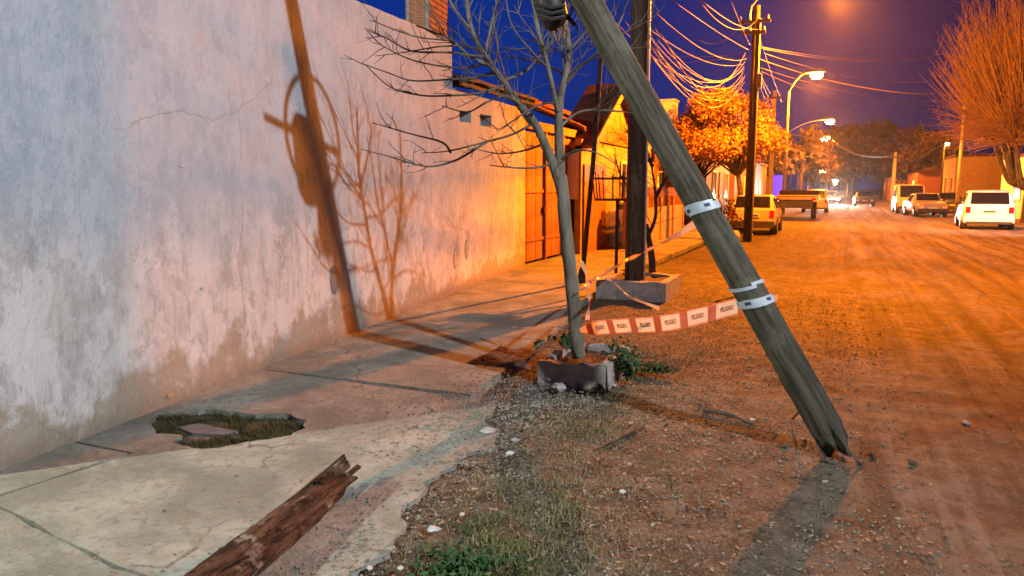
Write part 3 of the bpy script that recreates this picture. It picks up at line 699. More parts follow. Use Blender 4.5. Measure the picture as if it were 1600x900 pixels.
rotq = Vector((0, 0, 1)).rotation_difference(Vector(PD)); sh.rotation_mode = 'QUATERNION'; sh.rotation_quaternion = rotq
def on_pole(t, a, r): return PB + PD * t + (AX * math.cos(a) + AY * math.sin(a)) * r
for k in range(3):                                    # splinters at the foot
    a = rng.random() * 6.28; p = on_pole(.22, a, .085); q = on_pole(-.10 + .1 * rng.random(), a + .2, .10 + .05 * rng.random())
    mb = MB(); mb.beam(p, q, .035, .010, tuple(AX)); mb.build('splinter', 'old_wood', lp)
mb = MB(); a0 = on_pole(.10, -.2, .13); mb.beam(on_pole(.55, -.2, .10), a0 + np.array([.07, -.02, -.02]), .05, .018); mb.build('splinter', 'old_wood', lp)
# bent iron pin left in the shaft
mb = MB(); q0 = on_pole(.36, math.pi, .10); q1 = gp(1238, 655, .0)
mb.tube([q0, (q0 * .5 + q1 * .5) + np.array([0, 0, .03]), q1], .007, 5); mb.build('iron_pin', 'rust', lp)
# cable coil, bracket arm and box fixed higher up the shaft (their shadow lies on the wall)
cc = on_pole(3.97, 0, 0)
mb = MB(); v1 = np.array([-.62, .72, .32]); v1 /= np.linalg.norm(v1)
u1 = np.array([.10, .25, -.05]); u1 = np.array([.35, .93, 0]); u1 /= np.linalg.norm(u1); w1 = np.array([0, 0, 1.])
ring = [cc + np.array([-.02, -.12, .02]) + u1 * .07 + u1 * .32 * math.cos(a) + w1 * .45 * math.sin(a) for a in np.linspace(0, 2 * math.pi, 29)]
mb.tube(ring, .022, 7, cap=False); mb.build('cable_coil', 'cable_black', lp, smooth=True)
mb = MB(); mb.beam(cc - u1 * .48 + [0, -.12, 0], cc + u1 * .40 + [0, -.12, 0], .045, .045); mb.build('coil_bracket', 'galvanised', lp)
mb = MB(); mb.tube([cc + [.02, -.20, .16], cc + [.04, -.20, .08], cc + [.14, -.20, -.34], cc + [.16, -.20, -.42]], [.09, .15, .14, .08], 10); mb.build('splice_box', 'black_rubber', lp, smooth=True)
# black cable closure with torn leads, hanging at the side of the pole
dep = 4.75
cl = thing('cable_closure', at(858, 10, dep), 'black cable closure with frayed wires hanging beside the leaning pole', 'cable closure')
mb = MB(); mb.tube([at(852, -60, dep), at(854, -30, dep), at(860, 10, dep), at(868, 36, dep), at(872, 44, dep)], [.07, .105, .105, .085, .05], 12, jit=.12, seed=3); mb.build('closure_body', 'black_rubber', cl, smooth=True)
for k, px in enumerate((848, 853, 860)): mb = MB(); mb.tube([at(834 + 3 * k, 6 + 9 * k, dep - .12), at(862, 12 + 9 * k, dep - .13), at(882, 8 + 9 * k, dep - .10)], .012, 6); mb.build('band', 'cable_black', cl)
for k, (a, b, c_, r_) in enumerate((((860, 38), (866, 58), (874, 72), .012), ((868, 40), (874, 52), (872, 66), .010), ((874, 34), (882, 42), (880, 62), .010), ((880, 20), (892, 32), (898, 40), .016), ((884, 26), (898, 36), (904, 50), .007), ((878, 38), (886, 50), (884, 66), .006))):
    mb = MB(); mb.tube([at(*a, dep), at(*b, dep), at(*c_, dep)], [r_, r_ * .9, r_ * .6], 6); mb.build('torn_lead', 'cable_black' if k < 4 else 'rust', cl)
mb = MB(); mb.tube([at(888, 0, dep + .05), at(895, 8, dep), at(893, 20, dep), at(889, 26, dep)], .006, 5); mb.build('tie_wire', 'galvanised', cl)
mb = MB(); mb.tube([at(853, -58, dep), at(856, -110, dep), on_pole(3.85, math.pi, .10)], .014, 6); mb.build('hanging_cable', 'cable_black', cl)

# ---------------- dark pole in the second planter
P2 = np.array([-2.72, 11.05, 0.])
dp = thing('dark_pole', P2, 'dark rough timber pole standing in a concrete block past the tree', 'utility pole')
pts = [(P2[0] + .02 * nz(k), P2[1], z) for k, z in enumerate((.0, 1.2, 2.4, 3.6, 4.8, 6.5, 8.4))]
mb = MB(); mb.tube(pts, [.145, .14, .135, .13, .125, .12, .11], 14, jit=.12, seed=8); mb.build('shaft', 'dark_timber', dp, smooth=True)
mb = MB(); mb.tube([(P2[0] + .16, P2[1] - .03, .2), (P2[0] + .155, P2[1] - .03, 3.), (P2[0] + .14, P2[1] - .03, 6)], .02, 6); mb.build('conduit', 'galvanised', dp)
mb = MB(); mb.box((P2[0], P2[1], 7.6), (1.5, .1, .12)); mb.build('crossarm', 'dark_timber', dp)
mb = MB(); mb.box((P2[0] + .05, P2[1] - .17, 1.0), (.16, .03, 1.9)); mb.build('repair_board', 'old_wood', dp)

# ---------------- thin leaning iron rod, bin post
q0, q1 = gp(908, 442), aty(943, 30, 11.2)
rd_ = thing('iron_rod', q0, 'thin dark iron rod leaning behind the bare tree', 'rod')
mb = MB(); mb.tube([q0 + [0, 0, -.1], (q0 + q1) / 2 + [.03, 0, 0], q1], [.045, .042, .035], 8); mb.build('shaft', 'dark_metal', rd_, smooth=True)
mb = MB(); mb.tube([q0 + [0, 0, -.02], q0 + (q1 - q0) * .06], [.075, .06], 8); mb.build('foot_sleeve', 'dark_metal', rd_)
b0 = gp(962, 452); bs = thing('bin_post', b0, 'rusty post carrying a wire rubbish basket beside the dark pole', 'rubbish basket')
zt = 1.42
mb = MB(); mb.tube([b0 + [0, 0, -.05], b0 + [0, 0, zt]], .026, 8); mb.build('post', 'rust', bs)
mb = MB(); mb.box(b0 + np.array([0, 0, zt + .01]), (.62, .42, .035)); mb.build('basket_floor', 'rust', bs)
for i in range(14):
    a = i / 14; q = 2.0 * (.62 + .42) * a
    per = [(-.31, -.21), (.31, -.21), (.31, .21), (-.31, .21), (-.31, -.21)]; ln = [.62, .42, .62, .42]; j = 0
    while q > ln[j]: q -= ln[j]; j += 1
    t = q / ln[j]; x = per[j][0] + (per[j + 1][0] - per[j][0]) * t; y = per[j][1] + (per[j + 1][1] - per[j][1]) * t
    mb = MB(); mb.tube([b0 + [x, y, zt + .02], b0 + [x * 1.12, y * 1.12, zt + .40 + .05 * (i % 2)]], .011, 5); mb.build('bar', 'rust', bs)
mb = MB(); e = [b0 + [p[0] * 1.1, p[1] * 1.1, zt + .34] for p in ((-.31, -.21), (.31, -.21), (.31, .21), (-.31, .21), (-.31, -.21))]
for i in range(4): mb.beam(e[i], e[i + 1], .02, .03)
mb.build('rim', 'rust', bs)

# ---------------- main utility pole with sodium lamp
UP = np.array([-2.38, 24.3, 0.])
um = thing('utility_pole', UP, 'tall timber pole gathering many overhead wires, with a curved lamp arm', 'utility pole')
mb = MB(); mb.tube([UP + [0, 0, -.2], UP + [.01, 0, 3.5], UP + [0, 0, 7.1]], [.135, .12, .10], 12, jit=.06, seed=2); mb.build('shaft', 'dark_timber', um, smooth=True)
mb = MB(); mb.tube([UP + [.14, -.10, .2], UP + [.13, -.09, 4], UP + [.12, -.08, 6.7]], .028, 6); mb.build('conduit', 'cement_pole', um)
for z, wd_ in ((6.62, .95), (6.30, .7)):
    mb = MB(); mb.box(UP + np.array([-.05, -.14, z]), (wd_, .08, .09)); ca = mb.build('crossarm', 'dark_timber', um)
    for sx in (-.42, -.14, .42): mb = MB(); mb.tube([UP + [sx * wd_ - .05, -.14, z + .045], UP + [sx * wd_ - .05, -.14, z + .16]], [.035, .02], 7); mb.build('insulator', 'cement_pole', ca)
mb = MB(); mb.box(UP + np.array([.16, -.16, 4.85]), (.17, .13, .42)); mb.build('junction_box', 'galvanised', um)
arm = [aty(1174, 40, 24.2), aty(1172, 24, 24.2), aty(1174, 10, 24.2), aty(1184, -2, 24.2), aty(1210, -14, 24.2), aty(1290, -26, 24.2)]
mb = MB(); mb.tube(arm, .028, 8); mb.build('lamp_arm', 'galvanised', um, smooth=True)
LC = lamp_head(um, np.array(arm[-1]), (1, 0, 0), 'lens_sodium', 1.5, .14)
light('lamp_light', LC, SODIUM, P_SODIUM, um, .14, None, True)
# other posts
def post(name, x, y, h, r, m, label, arms=()):
    t = thing(name, (x, y, 0), label, 'post', None)
    mb = MB(); mb.tube([(x, y, -.2), (x, y, h / 2), (x, y, h)], [r, r * .9, r * .7], 9); mb.build('shaft', m, t, smooth=True)
    mb = MB(); mb.box((x, y - r * .6, h - .35), (.7, .07, .09)); ca = mb.build('crossarm', 'dark_timber', t)
    for sx in (-.28, .28): mb = MB(); mb.tube([(x + sx, y - r * .6, h - .31), (x + sx, y - r * .6, h - .18)], [.035, .02], 6); mb.build('insulator', 'cement_pole', ca)
    return t
q = aty(1203, 300, 40); zt = aty(1203, 142, 40)[2]; post('cable_post', q[0], 40, zt, .13, 'cement_pole', 'pale pole just beyond the tall utility pole, before the lamp post')
q = aty(1395, 300, 62); zt = aty(1395, 238, 62)[2]; post('slim_post', q[0], 62, zt, .14, 'cement_pole', 'slim pale post standing alone on the right of the road')
q = aty(1497, 300, 52); zt = aty(1497, 150, 52)[2]; post('thin_post', q[0], 52, zt, .12, 'cement_pole', 'tall thin post in front of the big bare tree on the right')

# ---------------- overhead wires
def wire(a, b, sag, label, group, r=.012, m='cable', n=18):
    a, b = np.array(a, float), np.array(b, float)
    mb = MB(); pts = [a + (b - a) * t - np.array([0, 0, sag * 4 * t * (1 - t)]) for t in np.linspace(0, 1, n)]
    mb.tube(pts, r, 5); o = mb.build('overhead_wire', m, None, smooth=True, org=a); tag(o, label, 'wire', group); return o
GA = 'wires sagging from the dark pole to the utility pole'; LA = 'overhead wire sagging between the dark pole and the tall utility pole'
u0 = UP
for (x0, y0, Y0, x1, y1, sag) in ((955, 0, 11.2, 1162, 122, .95), (975, 0, 11.2, 1160, 120, 1.05), (1012, 8, 11.1, 1166, 92, .30), (1010, 25, 11.1, 1164, 96, .75),
                                  (1022, 30, 11.1, 1163, 128, .85), (1050, 0, 12.5, 1170, 78, .05), (1008, 55, 11.1, 1165, 82, .9), (985, 20, 11.1, 1162, 112, .9), (930, 0, 11.0, 1163, 108, .75), (1000, 40, 11.1, 1161, 125, .55), (995, 10, 11.1, 1164, 118, 1.2), (1015, 48, 11.1, 1163, 104, .6), (965, 5, 11.1, 1161, 100, .35)):
    wire(aty(x0, y0, Y0), aty(x1, y1, 24.2), sag, LA, GA, .0065)
GB = 'wires reaching the utility pole crossarm'; LB = 'overhead wire curving from above onto the crossarm of the tall utility pole'
for (x0, y0, Y0, x1, y1, sag) in ((1092, 0, 15, 1184, 30, .42), (1096, 0, 15, 1184, 46, .15), (1142, 0, 18, 1172, 70, .05)):
    wire(aty(x0, y0, Y0), aty(x1, y1, 24.2), sag, LB, GB, .008)
wire(aty(1092, 62, 24.0), aty(1158, 38, 24.2), .32, 'short slack wire looping left of the utility pole crossarm', None, .010)
wire(aty(1005, 70, 11.1), aty(1105, 160, 36), .35, 'single thin wire dropping from the dark pole to the round orange tree', None, .012)
GC = 'faint wires crossing behind the dark pole'; LC_ = 'faint level wire crossing the sky behind the dark pole'
for (y0, y1) in ((82, 86), (99, 88)): wire(aty(960, y0, 26), aty(1165, y1, 24.3), .1, LC_, GC, .009)
GD = 'wires crossing the street right of the utility pole'; LD = 'overhead wire crossing the sky to the right of the utility pole'
for (x0, y0, Y0, x1, y1, Y1, sag, r) in ((1180, 90, 24.3, 1460, 148, 30, .25, .017), (1186, 73, 24.3, 1470, 90, 40, .25, .010), (1186, 75, 24.4, 1475, 84, 38, .35, .010), (1188, 106, 24.4, 1460, 165, 36, .2, .010),
                                 (1190, 112, 24.4, 1340, 165, 36, .1, .010), (1196, 84, 24.5, 1450, 128, 40, .3, .009)):
    wire(aty(x0, y0, Y0), aty(x1, y1, Y1), sag, LD if r < .015 else 'thickest overhead wire slanting away to the right of the utility pole', GD, r)
GE = 'wires dropping from the utility pole to the posts behind'; LE = 'wire dropping from the utility pole to the posts behind it'
for (x0, y0, x1, y1, Y1) in ((1182, 100, 1204, 146, 40), (1180, 112, 1202, 170, 40), (1178, 118, 1196, 200, 36), (1184, 50, 1222, 160, 50), (1182, 104, 1201, 152, 40)):
    wire(aty(x0, y0, 24.3), aty(x1, y1, Y1), .08, LE, GE, .011)
GF = 'far wires low over the street'; LF = 'far wire hanging low over the street before the dark trees'
for (x0, y0, Y0, x1, y1, Y1, sag) in ((1226, 208, 50, 1450, 207, 60, .5), (1300, 218, 80, 1395, 243, 62, .7), (1240, 232, 70, 1440, 248, 75, .2), (1240, 240, 80, 1400, 258, 85, .3), (1395, 243, 62, 1470, 214, 60, 1.0)):
    LF = {208: 'long far wire running level from the sodium lamp post across the street', 218: 'sagging far wire reaching the slim pale post from its street side', 232: 'upper of two low far wires sloping before the dark trees', 240: 'lower of two low far wires sloping before the dark trees', 243: 'deeply sagging far wire from the slim pale post toward the houses'}[y0]
    wire(aty(x0, y0, Y0), aty(x1, y1, Y1), sag, LF, GF, .02)
GG = 'wires leaving the leaning pole'; LG = 'dark wire strung from the top of the leaning pole past the bare tree'
for k in range(3): wire(on_pole(7.2 - .5 * k, 0, .1), (P2[0] + .4 * (k - 1), P2[1], 7.7), .5 + .2 * k, LG, GG, .012, 'cable_black')

# ================================================================== WARNING TAPE
def ribbon(mb, pts, wid, tw, lift=0.0):
    pts = [np.array(p, float) for p in pts]; m = len(pts); vs = []; fr = []
    for i in range(m):
        d = pts[min(i + 1, m - 1)] - pts[max(i - 1, 0)]; d /= np.linalg.norm(d)
        s_ = np.cross(d, [0, 0, 1]); s_ /= np.linalg.norm(s_); u_ = np.cross(s_, d)
        a = tw[i] if hasattr(tw, '__len__') else tw
        wv = u_ * math.cos(a) + s_ * math.sin(a); nv = np.cross(d, wv); fr.append((pts[i], wv, nv))
        ww = wid[i] if hasattr(wid, '__len__') else wid
        vs += [pts[i] - wv * ww / 2, pts[i] + wv * ww / 2]
    mb.add(vs, [(2 * i, 2 * i + 2, 2 * i + 3, 2 * i + 1) for i in range(m - 1)]); return fr
def text_mesh(txt, h):
    cu_ = bpy.data.curves.new('lettering', 'FONT'); cu_.body = txt; cu_.size = h; cu_.align_x = 'CENTER'; cu_.align_y = 'CENTER'; cu_.offset = h * .02
    ob = bpy.data.objects.new('lettering', cu_); COL.objects.link(ob); bpy.context.view_layer.update()
    me = ob.evaluated_get(bpy.context.evaluated_depsgraph_get()).to_mesh()
    v = [tuple(p.co) for p in me.vertices]; f = [tuple(q.vertices) for q in me.polygons]
    ob.to_mesh_clear(); bpy.data.objects.remove(ob); bpy.data.curves.remove(cu_); return v, f
tA = at(906, 516, 6.02); tB = on_pole(1.0, math.pi, .125)
tape = thing('warning_tape', (tA + tB) / 2 * [1, 1, 0], 'cream and orange warning tape stretched from the bare tree to the leaning pole', 'warning tape')
M_ = 89; T = np.linspace(0, 1, M_)
path = [tA + (tB - tA) * t + np.array([0, 0, -.10 * 4 * t * (1 - t) * .35 + .012 * math.sin(t * 9)]) for t in T]
pw = [.118 * min(1, .28 + t * 7, .30 + (1 - t) * 6.5) for t in T]
ptw = [.35 * math.sin(t * 5.0 + .4) - .1 for t in T]
mb = MB(); frames = ribbon(mb, path, pw, ptw); mb.build('ribbon', 'tape_cream', tape, smooth=True)
def on_tape(t, vfrac, lift):
    i = max(0, min(M_ - 2, int(t * (M_ - 1)))); q = t * (M_ - 1) - i
    P = frames[i][0] * (1 - q) + frames[i + 1][0] * q; Wv = frames[i][1] * (1 - q) + frames[i + 1][1] * q; Nv = frames[i][2]
    ww = pw[i] * (1 - q) + pw[i + 1] * q
    s_ = 1 if Nv @ (CAM - P) > 0 else -1
    return P + Wv * vfrac * ww + Nv * s_ * lift
plen = float(np.linalg.norm(tB - tA)); per = .245; tv_, tf_ = text_mesh('PELIGRO', .046)
k = 0
while (k + 1) * per < plen - .02:
    c0_ = (k + .5) * per / plen
    mb = MB(); n_ = 7; a_, b_ = c0_ - .034 / plen, c0_ + .034 / plen
    for side_ in (2.2e-3, -2.2e-3):
        vs = []
        for t in np.linspace(a_, b_, n_): vs += [on_tape(t, -.5, side_), on_tape(t, .5, side_)]
        mb.add(vs, [(2 * i, 2 * i + 2, 2 * i + 3, 2 * i + 1) for i in range(n_ - 1)])
    mb.build('orange_block', 'tape_orange', tape)
    for e_ in (-.46, .46):
        mb = MB(); vs = []
        for t in np.linspace(b_, min(.995, a_ + per / plen), 8): vs += [on_tape(t, e_ - .025, 2.4e-3), on_tape(t, e_ + .025, 2.4e-3)]
        mb.add(vs, [(2 * i, 2 * i + 2, 2 * i + 3, 2 * i + 1) for i in range(7)]); mb.build('edge_line', 'tape_orange', tape)
    cc_ = (k + 1.0) * per / plen
    if cc_ + .06 / plen < .99:
        mb = MB(); sx = .115 / .235
        mb.add([on_tape(max(0, min(1, cc_ + x * .58 / plen)), y / .105 * .9, 2.6e-3) for x, y, z in tv_], tf_); mb.build('lettering', 'print_dark', tape)
    k += 1
# tape wound round the pole
def wrap(t0, t1, wid, label, turns=1.3, blue=True, seed=0):
    th_ = thing('pole_tape', on_pole((t0 + t1) / 2, 0, 0) * [1, 1, 1], label, 'tape')
    mb = MB(); n_ = int(30 * turns); vs = []
    for i in range(n_ + 1):
        a = i / 30 * 2 * math.pi + seed; t = t0 + (t1 - t0) * i / n_ + .030 * math.cos(a - 1.0 + seed * .3) + .006 * math.sin(a * 2 + seed); r = (.102 - .0036 * t) * 1.05 + .003 + .0012 * i / 30
        ww = wid * (1 + .12 * math.sin(a * 1.7 + seed))
        vs += [on_pole(t - ww / 2, a, r), on_pole(t + ww / 2, a, r + .001)]
    mb.add(vs, [(2 * i, 2 * i + 2, 2 * i + 3, 2 * i + 1) for i in range(n_)]); mb.build('wound_band', 'tape_white', th_, smooth=True)
    if blue:
        for k_ in range(5):
            a0 = seed + k_ * 1.25; mb = MB(); vs = []
            for i in range(6):
                a = a0 + i * .07; tt = (t0 + t1) / 2; vs += [on_pole(tt + .030 * math.cos(a - 1.0 + seed * .3) - wid * .18, a, (.102 - .0036 * tt) * 1.05 + .0056), on_pole(tt + .030 * math.cos(a - 1.0 + seed * .3) + wid * .22, a, (.102 - .0036 * tt) * 1.05 + .0056)]
            mb.add(vs, [(2 * i, 2 * i + 2, 2 * i + 3, 2 * i + 1) for i in range(5)]); mb.build('print', 'print_blue', th_)
    return th_
wrap(1.700, 1.715, .056, 'upper white tape band wound round the leaning pole', seed=.6)
wrap(1.165, 1.145, .022, 'narrow middle tape band wound round the leaning pole', 1.05, False, seed=2)
wrap(1.045, 1.035, .050, 'lower blue-white tape band wound round the leaning pole', seed=1.1)
# twisted strands tied between pole, planter pole and tree
def strand(name, pts, wid, label, m='tape_peach', twist=6, group=None):
    base = np.array(pts[0]); dens = []
    for i in range(len(pts) - 1):
        for t in np.linspace(0, 1, 12, endpoint=False): dens.append(np.array(pts[i]) * (1 - t) + np.array(pts[i + 1]) * t)
    dens.append(np.array(pts[-1])); m_ = len(dens)
    for _ in range(6):
        q = [dens[0]] + [(dens[i - 1] + dens[i] * 2 + dens[i + 1]) / 4 for i in range(1, m_ - 1)] + [dens[-1]]; dens = q
    tw = [twist * i / m_ + .8 * math.sin(i * .35) for i in range(m_)]; wd_ = [wid * (.55 + .45 * abs(math.sin(i * .13 + 1))) for i in range(m_)]
    mb = MB(); ribbon(mb, dens, wd_, tw); o = mb.build(name, m, None, smooth=True, org=base); tag(o, label, 'warning tape'); return o
s0 = on_pole(1.66, math.pi * .9, .125)
strand('tape_strand', [s0, s0 * .6 + at(990, 402, 10.0) * .4 + [0, 0, -.02], at(985, 404, 10.4)], .06, 'twisted tape strand from the upper pole band to the dark pole', twist=9)
strand('tape_strand', [at(985, 404, 10.4), at(940, 430, 8.2), at(903, 457, 6.05)], .055, 'twisted tape strand from the dark pole to the bare tree trunk', twist=8)
strand('tape_strand', [at(916, 444, 6.3), at(935, 430, 7), at(955, 438, 7.2), at(985, 465, 6.6), at(1030, 482, 5.6)], .035, 'slack tape strand drooping onto the stretched warning tape', twist=7)
strand('tape_strand', [at(907, 402, 6.4), at(916, 430, 6.3), at(922, 460, 6.3), at(918, 500, 6.2)], .045, 'loose tape tail hanging beside the bare tree trunk', twist=5)
strand('tape_strand', [at(800, 511, 6.6), at(850, 513, 6.3), at(899, 516, 6.08)], .02, 'thin stretched tape cord left of the bare tree', 'tape_white', 4)

# ================================================================== TREES
def polyline(pts, n=6):
    """smooth a control polyline"""
    P = [np.array(p, float) for p in pts]
    if len(P) < 3: return [P[0] + (P[-1] - P[0]) * t for t in np.linspace(0, 1, n)]
    out = []
    for i in range(len(P) - 1):
        p0 = P[max(i - 1, 0)]; p1 = P[i]; p2 = P[i + 1]; p3 = P[min(i + 2, len(P) - 1)]
        for t in np.linspace(0, 1, 5, endpoint=False):
            out.append(.5 * ((2 * p1) + (-p0 + p2) * t + (2 * p0 - 5 * p1 + 4 * p2 - p3) * t * t + (-p0 + 3 * p1 - 3 * p2 + p3) * t ** 3))
    out.append(P[-1]); return out
def twigs(mb, path, r, rg, level, lens, upbias=.25, dens=1.0, start=.15):
    """side shoots along a path, recursively"""
    L = sum(np.linalg.norm(path[i + 1] - path[i]) for i in range(len(path) - 1)); n = max(1, int(L * 7 * dens))
    for _ in range(n):
        t = start + (1 - start) * rg.random(); i = min(len(path) - 2, int(t * (len(path) - 1))); p = path[i] + (path[i + 1] - path[i]) * rg.random()
        d = path[i + 1] - path[i]; d /= np.linalg.norm(d) + 1e-9
        q = np.array([rg.gauss(0, 1), rg.gauss(0, 1), rg.gauss(0, 1)]); q -= d * (q @ d); q /= np.linalg.norm(q) + 1e-9
        dr = d * (.35 + .5 * rg.random()) + q * .8 + np.array([0, 0, upbias]); dr /= np.linalg.norm(dr)
        ln = lens * (.4 + .8 * rg.random()) * (1.05 - .5 * t); sub = [p]; cur = p
        for k in range(4):
            dr = dr + np.array([rg.gauss(0, .16), rg.gauss(0, .16), rg.gauss(.03, .14)]); dr /= np.linalg.norm(dr); cur = cur + dr * ln / 4; sub.append(cur)
        rr = min(r * .55, .0035 + .006 * ln)
        mb.tube(sub, [rr, rr * .85, rr * .65, rr * .5, rr * .3], 4, cap=False)
        if level > 0: twigs(mb, sub, rr, rg, level - 1, lens * .5, upbias, dens * .9)
# ---------------- bare tree in the planter
TD = 6.18
tree = thing('bare_tree', gp(898, 540, .22), 'leafless street tree in a concrete planter, tape tied round its trunk', 'tree')
rg = random.Random(11)
def TP(x, y, dd=0.0): return at(x, y, TD + dd)
mb = MB(); tr = polyline([TP(904, 560), TP(900, 520), TP(893, 440), TP(885, 370), TP(880, 310), TP(876, 275)])
mb.tube(tr, list(np.linspace(.061, .051, len(tr))), 14, jit=.12, seed=4); mb.build('trunk', 'bark', tree, smooth=True)
limb_px = [
    ([(878, 300, 0), (866, 262, 0), (851, 224, -.05), (834, 190, -.1), (809, 161, -.1), (785, 126, -.05), (757, 87, 0), (735, 40, .1), (728, -20, .1)], .046, .016),
    ([(877, 300, 0), (874, 240, .03), (873, 190, .05), (876, 150, .1), (884, 115, .1), (888, 70, .15), (880, 10, .2), (872, -60, .2)], .046, .014),
    ([(872, 175, .05), (866, 150, 0), (856, 105, -.1), (843, 55, -.2), (832, 0, -.25), (815, -50, -.3)], .026, .010),
    ([(884, 130, .1), (905, 105, 0), (925, 90, -.1), (955, 60, -.3), (975, 20, -.4)], .018, .006),
    ([(785, 126, -.05), (820, 112, .1), (845, 85, .2), (868, 62, .3)], .015, .005),
    ([(770, 105, 0), (735, 88, -.1), (700, 60, -.2), (650, 40, -.3)], .016, .005),
    ([(757, 87, 0), (765, 50, .1), (778, 0, .1), (785, -40, .1)], .016, .006),
    ([(742, 55, .1), (715, 20, .1), (690, -20, .2)], .014, .006),
    ([(873, 200, .05), (905, 175, .2), (950, 172, .3), (995, 178, .3)], .014, .004)]
limbs = MB(); paths = []
for pts, r0, r1 in limb_px:
    q = polyline([TP(*p) for p in pts]); paths.append((q, r0)); limbs.tube(q, list(np.linspace(r0, r1, len(q))), 9, jit=.1, seed=len(paths))
limbs.build('limbs', 'bark', tree, smooth=True)
br_px = [
    [(834, 192, -.1), (800, 210, -.1), (750, 224, -.1), (700, 236, -.1), (659, 239, 0)],
    [(760, 222, -.1), (735, 238, -.15), (708, 252, -.2), (666, 260, -.2), (610, 245, -.2), (564, 233, -.2)],
    [(704, 238, -.1), (690, 222, 0), (645, 210, 0), (582, 192, .1)],
    [(792, 132, -.1), (750, 145, -.2), (708, 149, -.2), (659, 149, -.2), (610, 136, -.2), (571, 101, -.2)],
    [(775, 112, 0), (740, 122, .1), (704, 124, .1), (645, 126, .2), (610, 115, .2), (568, 100, .2)],
    [(765, 97, 0), (735, 105, .1), (704, 105, .1), (645, 94, .2), (596, 70, .2), (571, 44, .2)],
    [(757, 88, 0), (730, 86, -.2), (704, 82, -.2), (645, 80, -.3), (610, 63, -.3), (575, 45, -.3)],
    [(750, 78, 0), (720, 70, .2), (697, 63, .2), (645, 56, .3), (578, 31, .3)],
    [(815, 165, -.1), (790, 150, -.3), (760, 160, -.4), (730, 175, -.5), (690, 165, -.5)],
    [(860, 255, 0), (840, 262, -.2), (800, 262, -.3), (765, 258, -.4)],
    [(876, 160, .1), (840, 165, -.3), (800, 190, -.4), (775, 205, -.4)],
    [(840, 195, 0), (820, 185, .3), (790, 120, .4), (775, 60, .4), (770, 10, .4)],
    [(884, 118, .1), (850, 100, .4), (810, 90, .5), (770, 95, .6)],
    [(875, 250, 0), (900, 235, -.1), (935, 240, -.2), (970, 262, -.2)],
    [(888, 80, .1), (915, 50, .3), (935, 10, .4), (950, -30, .4)],
    [(856, 105, -.1), (835, 85, -.2), (800, 40, -.3), (790, -10, -.3)],
    [(851, 224, 0), (820, 235, .4), (780, 240, .7), (740, 232, .9)]]
tw_ = MB()
for pts in br_px:
    q = polyline([TP(*p) for p in pts]); tw_.tube(q, list(np.linspace(.0125, .0035, len(q))), 5, cap=False); paths.append((q, .012))
    twigs(tw_, q, .010, rg, 1, .34, .22, 1.05)
for q, r0 in paths[:9]: twigs(tw_, q[len(q) // 3:], .014, rg, 1, .66, .3, 1.5)
tw_.build('branches', 'twig', tree, smooth=True, kind='stuff')

def bare_sapling(name, label, px, dep, seed, h0):
    t = thing(name, at(*px[0], dep), label, 'tree'); rg = random.Random(seed); mb = MB()
    q = polyline([at(*p, dep) for p in px]); mb.tube(q, list(np.linspace(.07, .035, len(q))), 9, jit=.12, seed=seed); mb.build('trunk', 'bark_dark', t, smooth=True)
    return t, q, rg
sp_, q, rg2 = bare_sapling('bare_sapling', 'dark forked leafless sapling beside the dark pole', [(1018, 456), (1019, 410), (1014, 375), (1010, 350)], 11.9, 5, 0)
mb = MB(); brs = []
for pts in ([(1012, 370), (1024, 340), (1024, 300), (1018, 250), (1025, 190)], [(1012, 365), (998, 330), (985, 300), (968, 270), (960, 240)], [(1024, 310), (1040, 280), (1055, 255), (1062, 220)], [(1000, 335), (990, 300), (996, 250), (985, 200)], [(1020, 260), (1002, 230), (975, 200)]):
    q = polyline([at(*p, 11.9) for p in pts]); mb.tube(q, list(np.linspace(.035, .008, len(q))), 7); brs.append(q)
mb.build('limbs', 'bark_dark', sp_, smooth=True); mb = MB()
for q in brs: twigs(mb, q, .012, rg2, 1, .7, .1, 1.5)
mb.build('branches', 'bark_dark', sp_, kind='stuff')

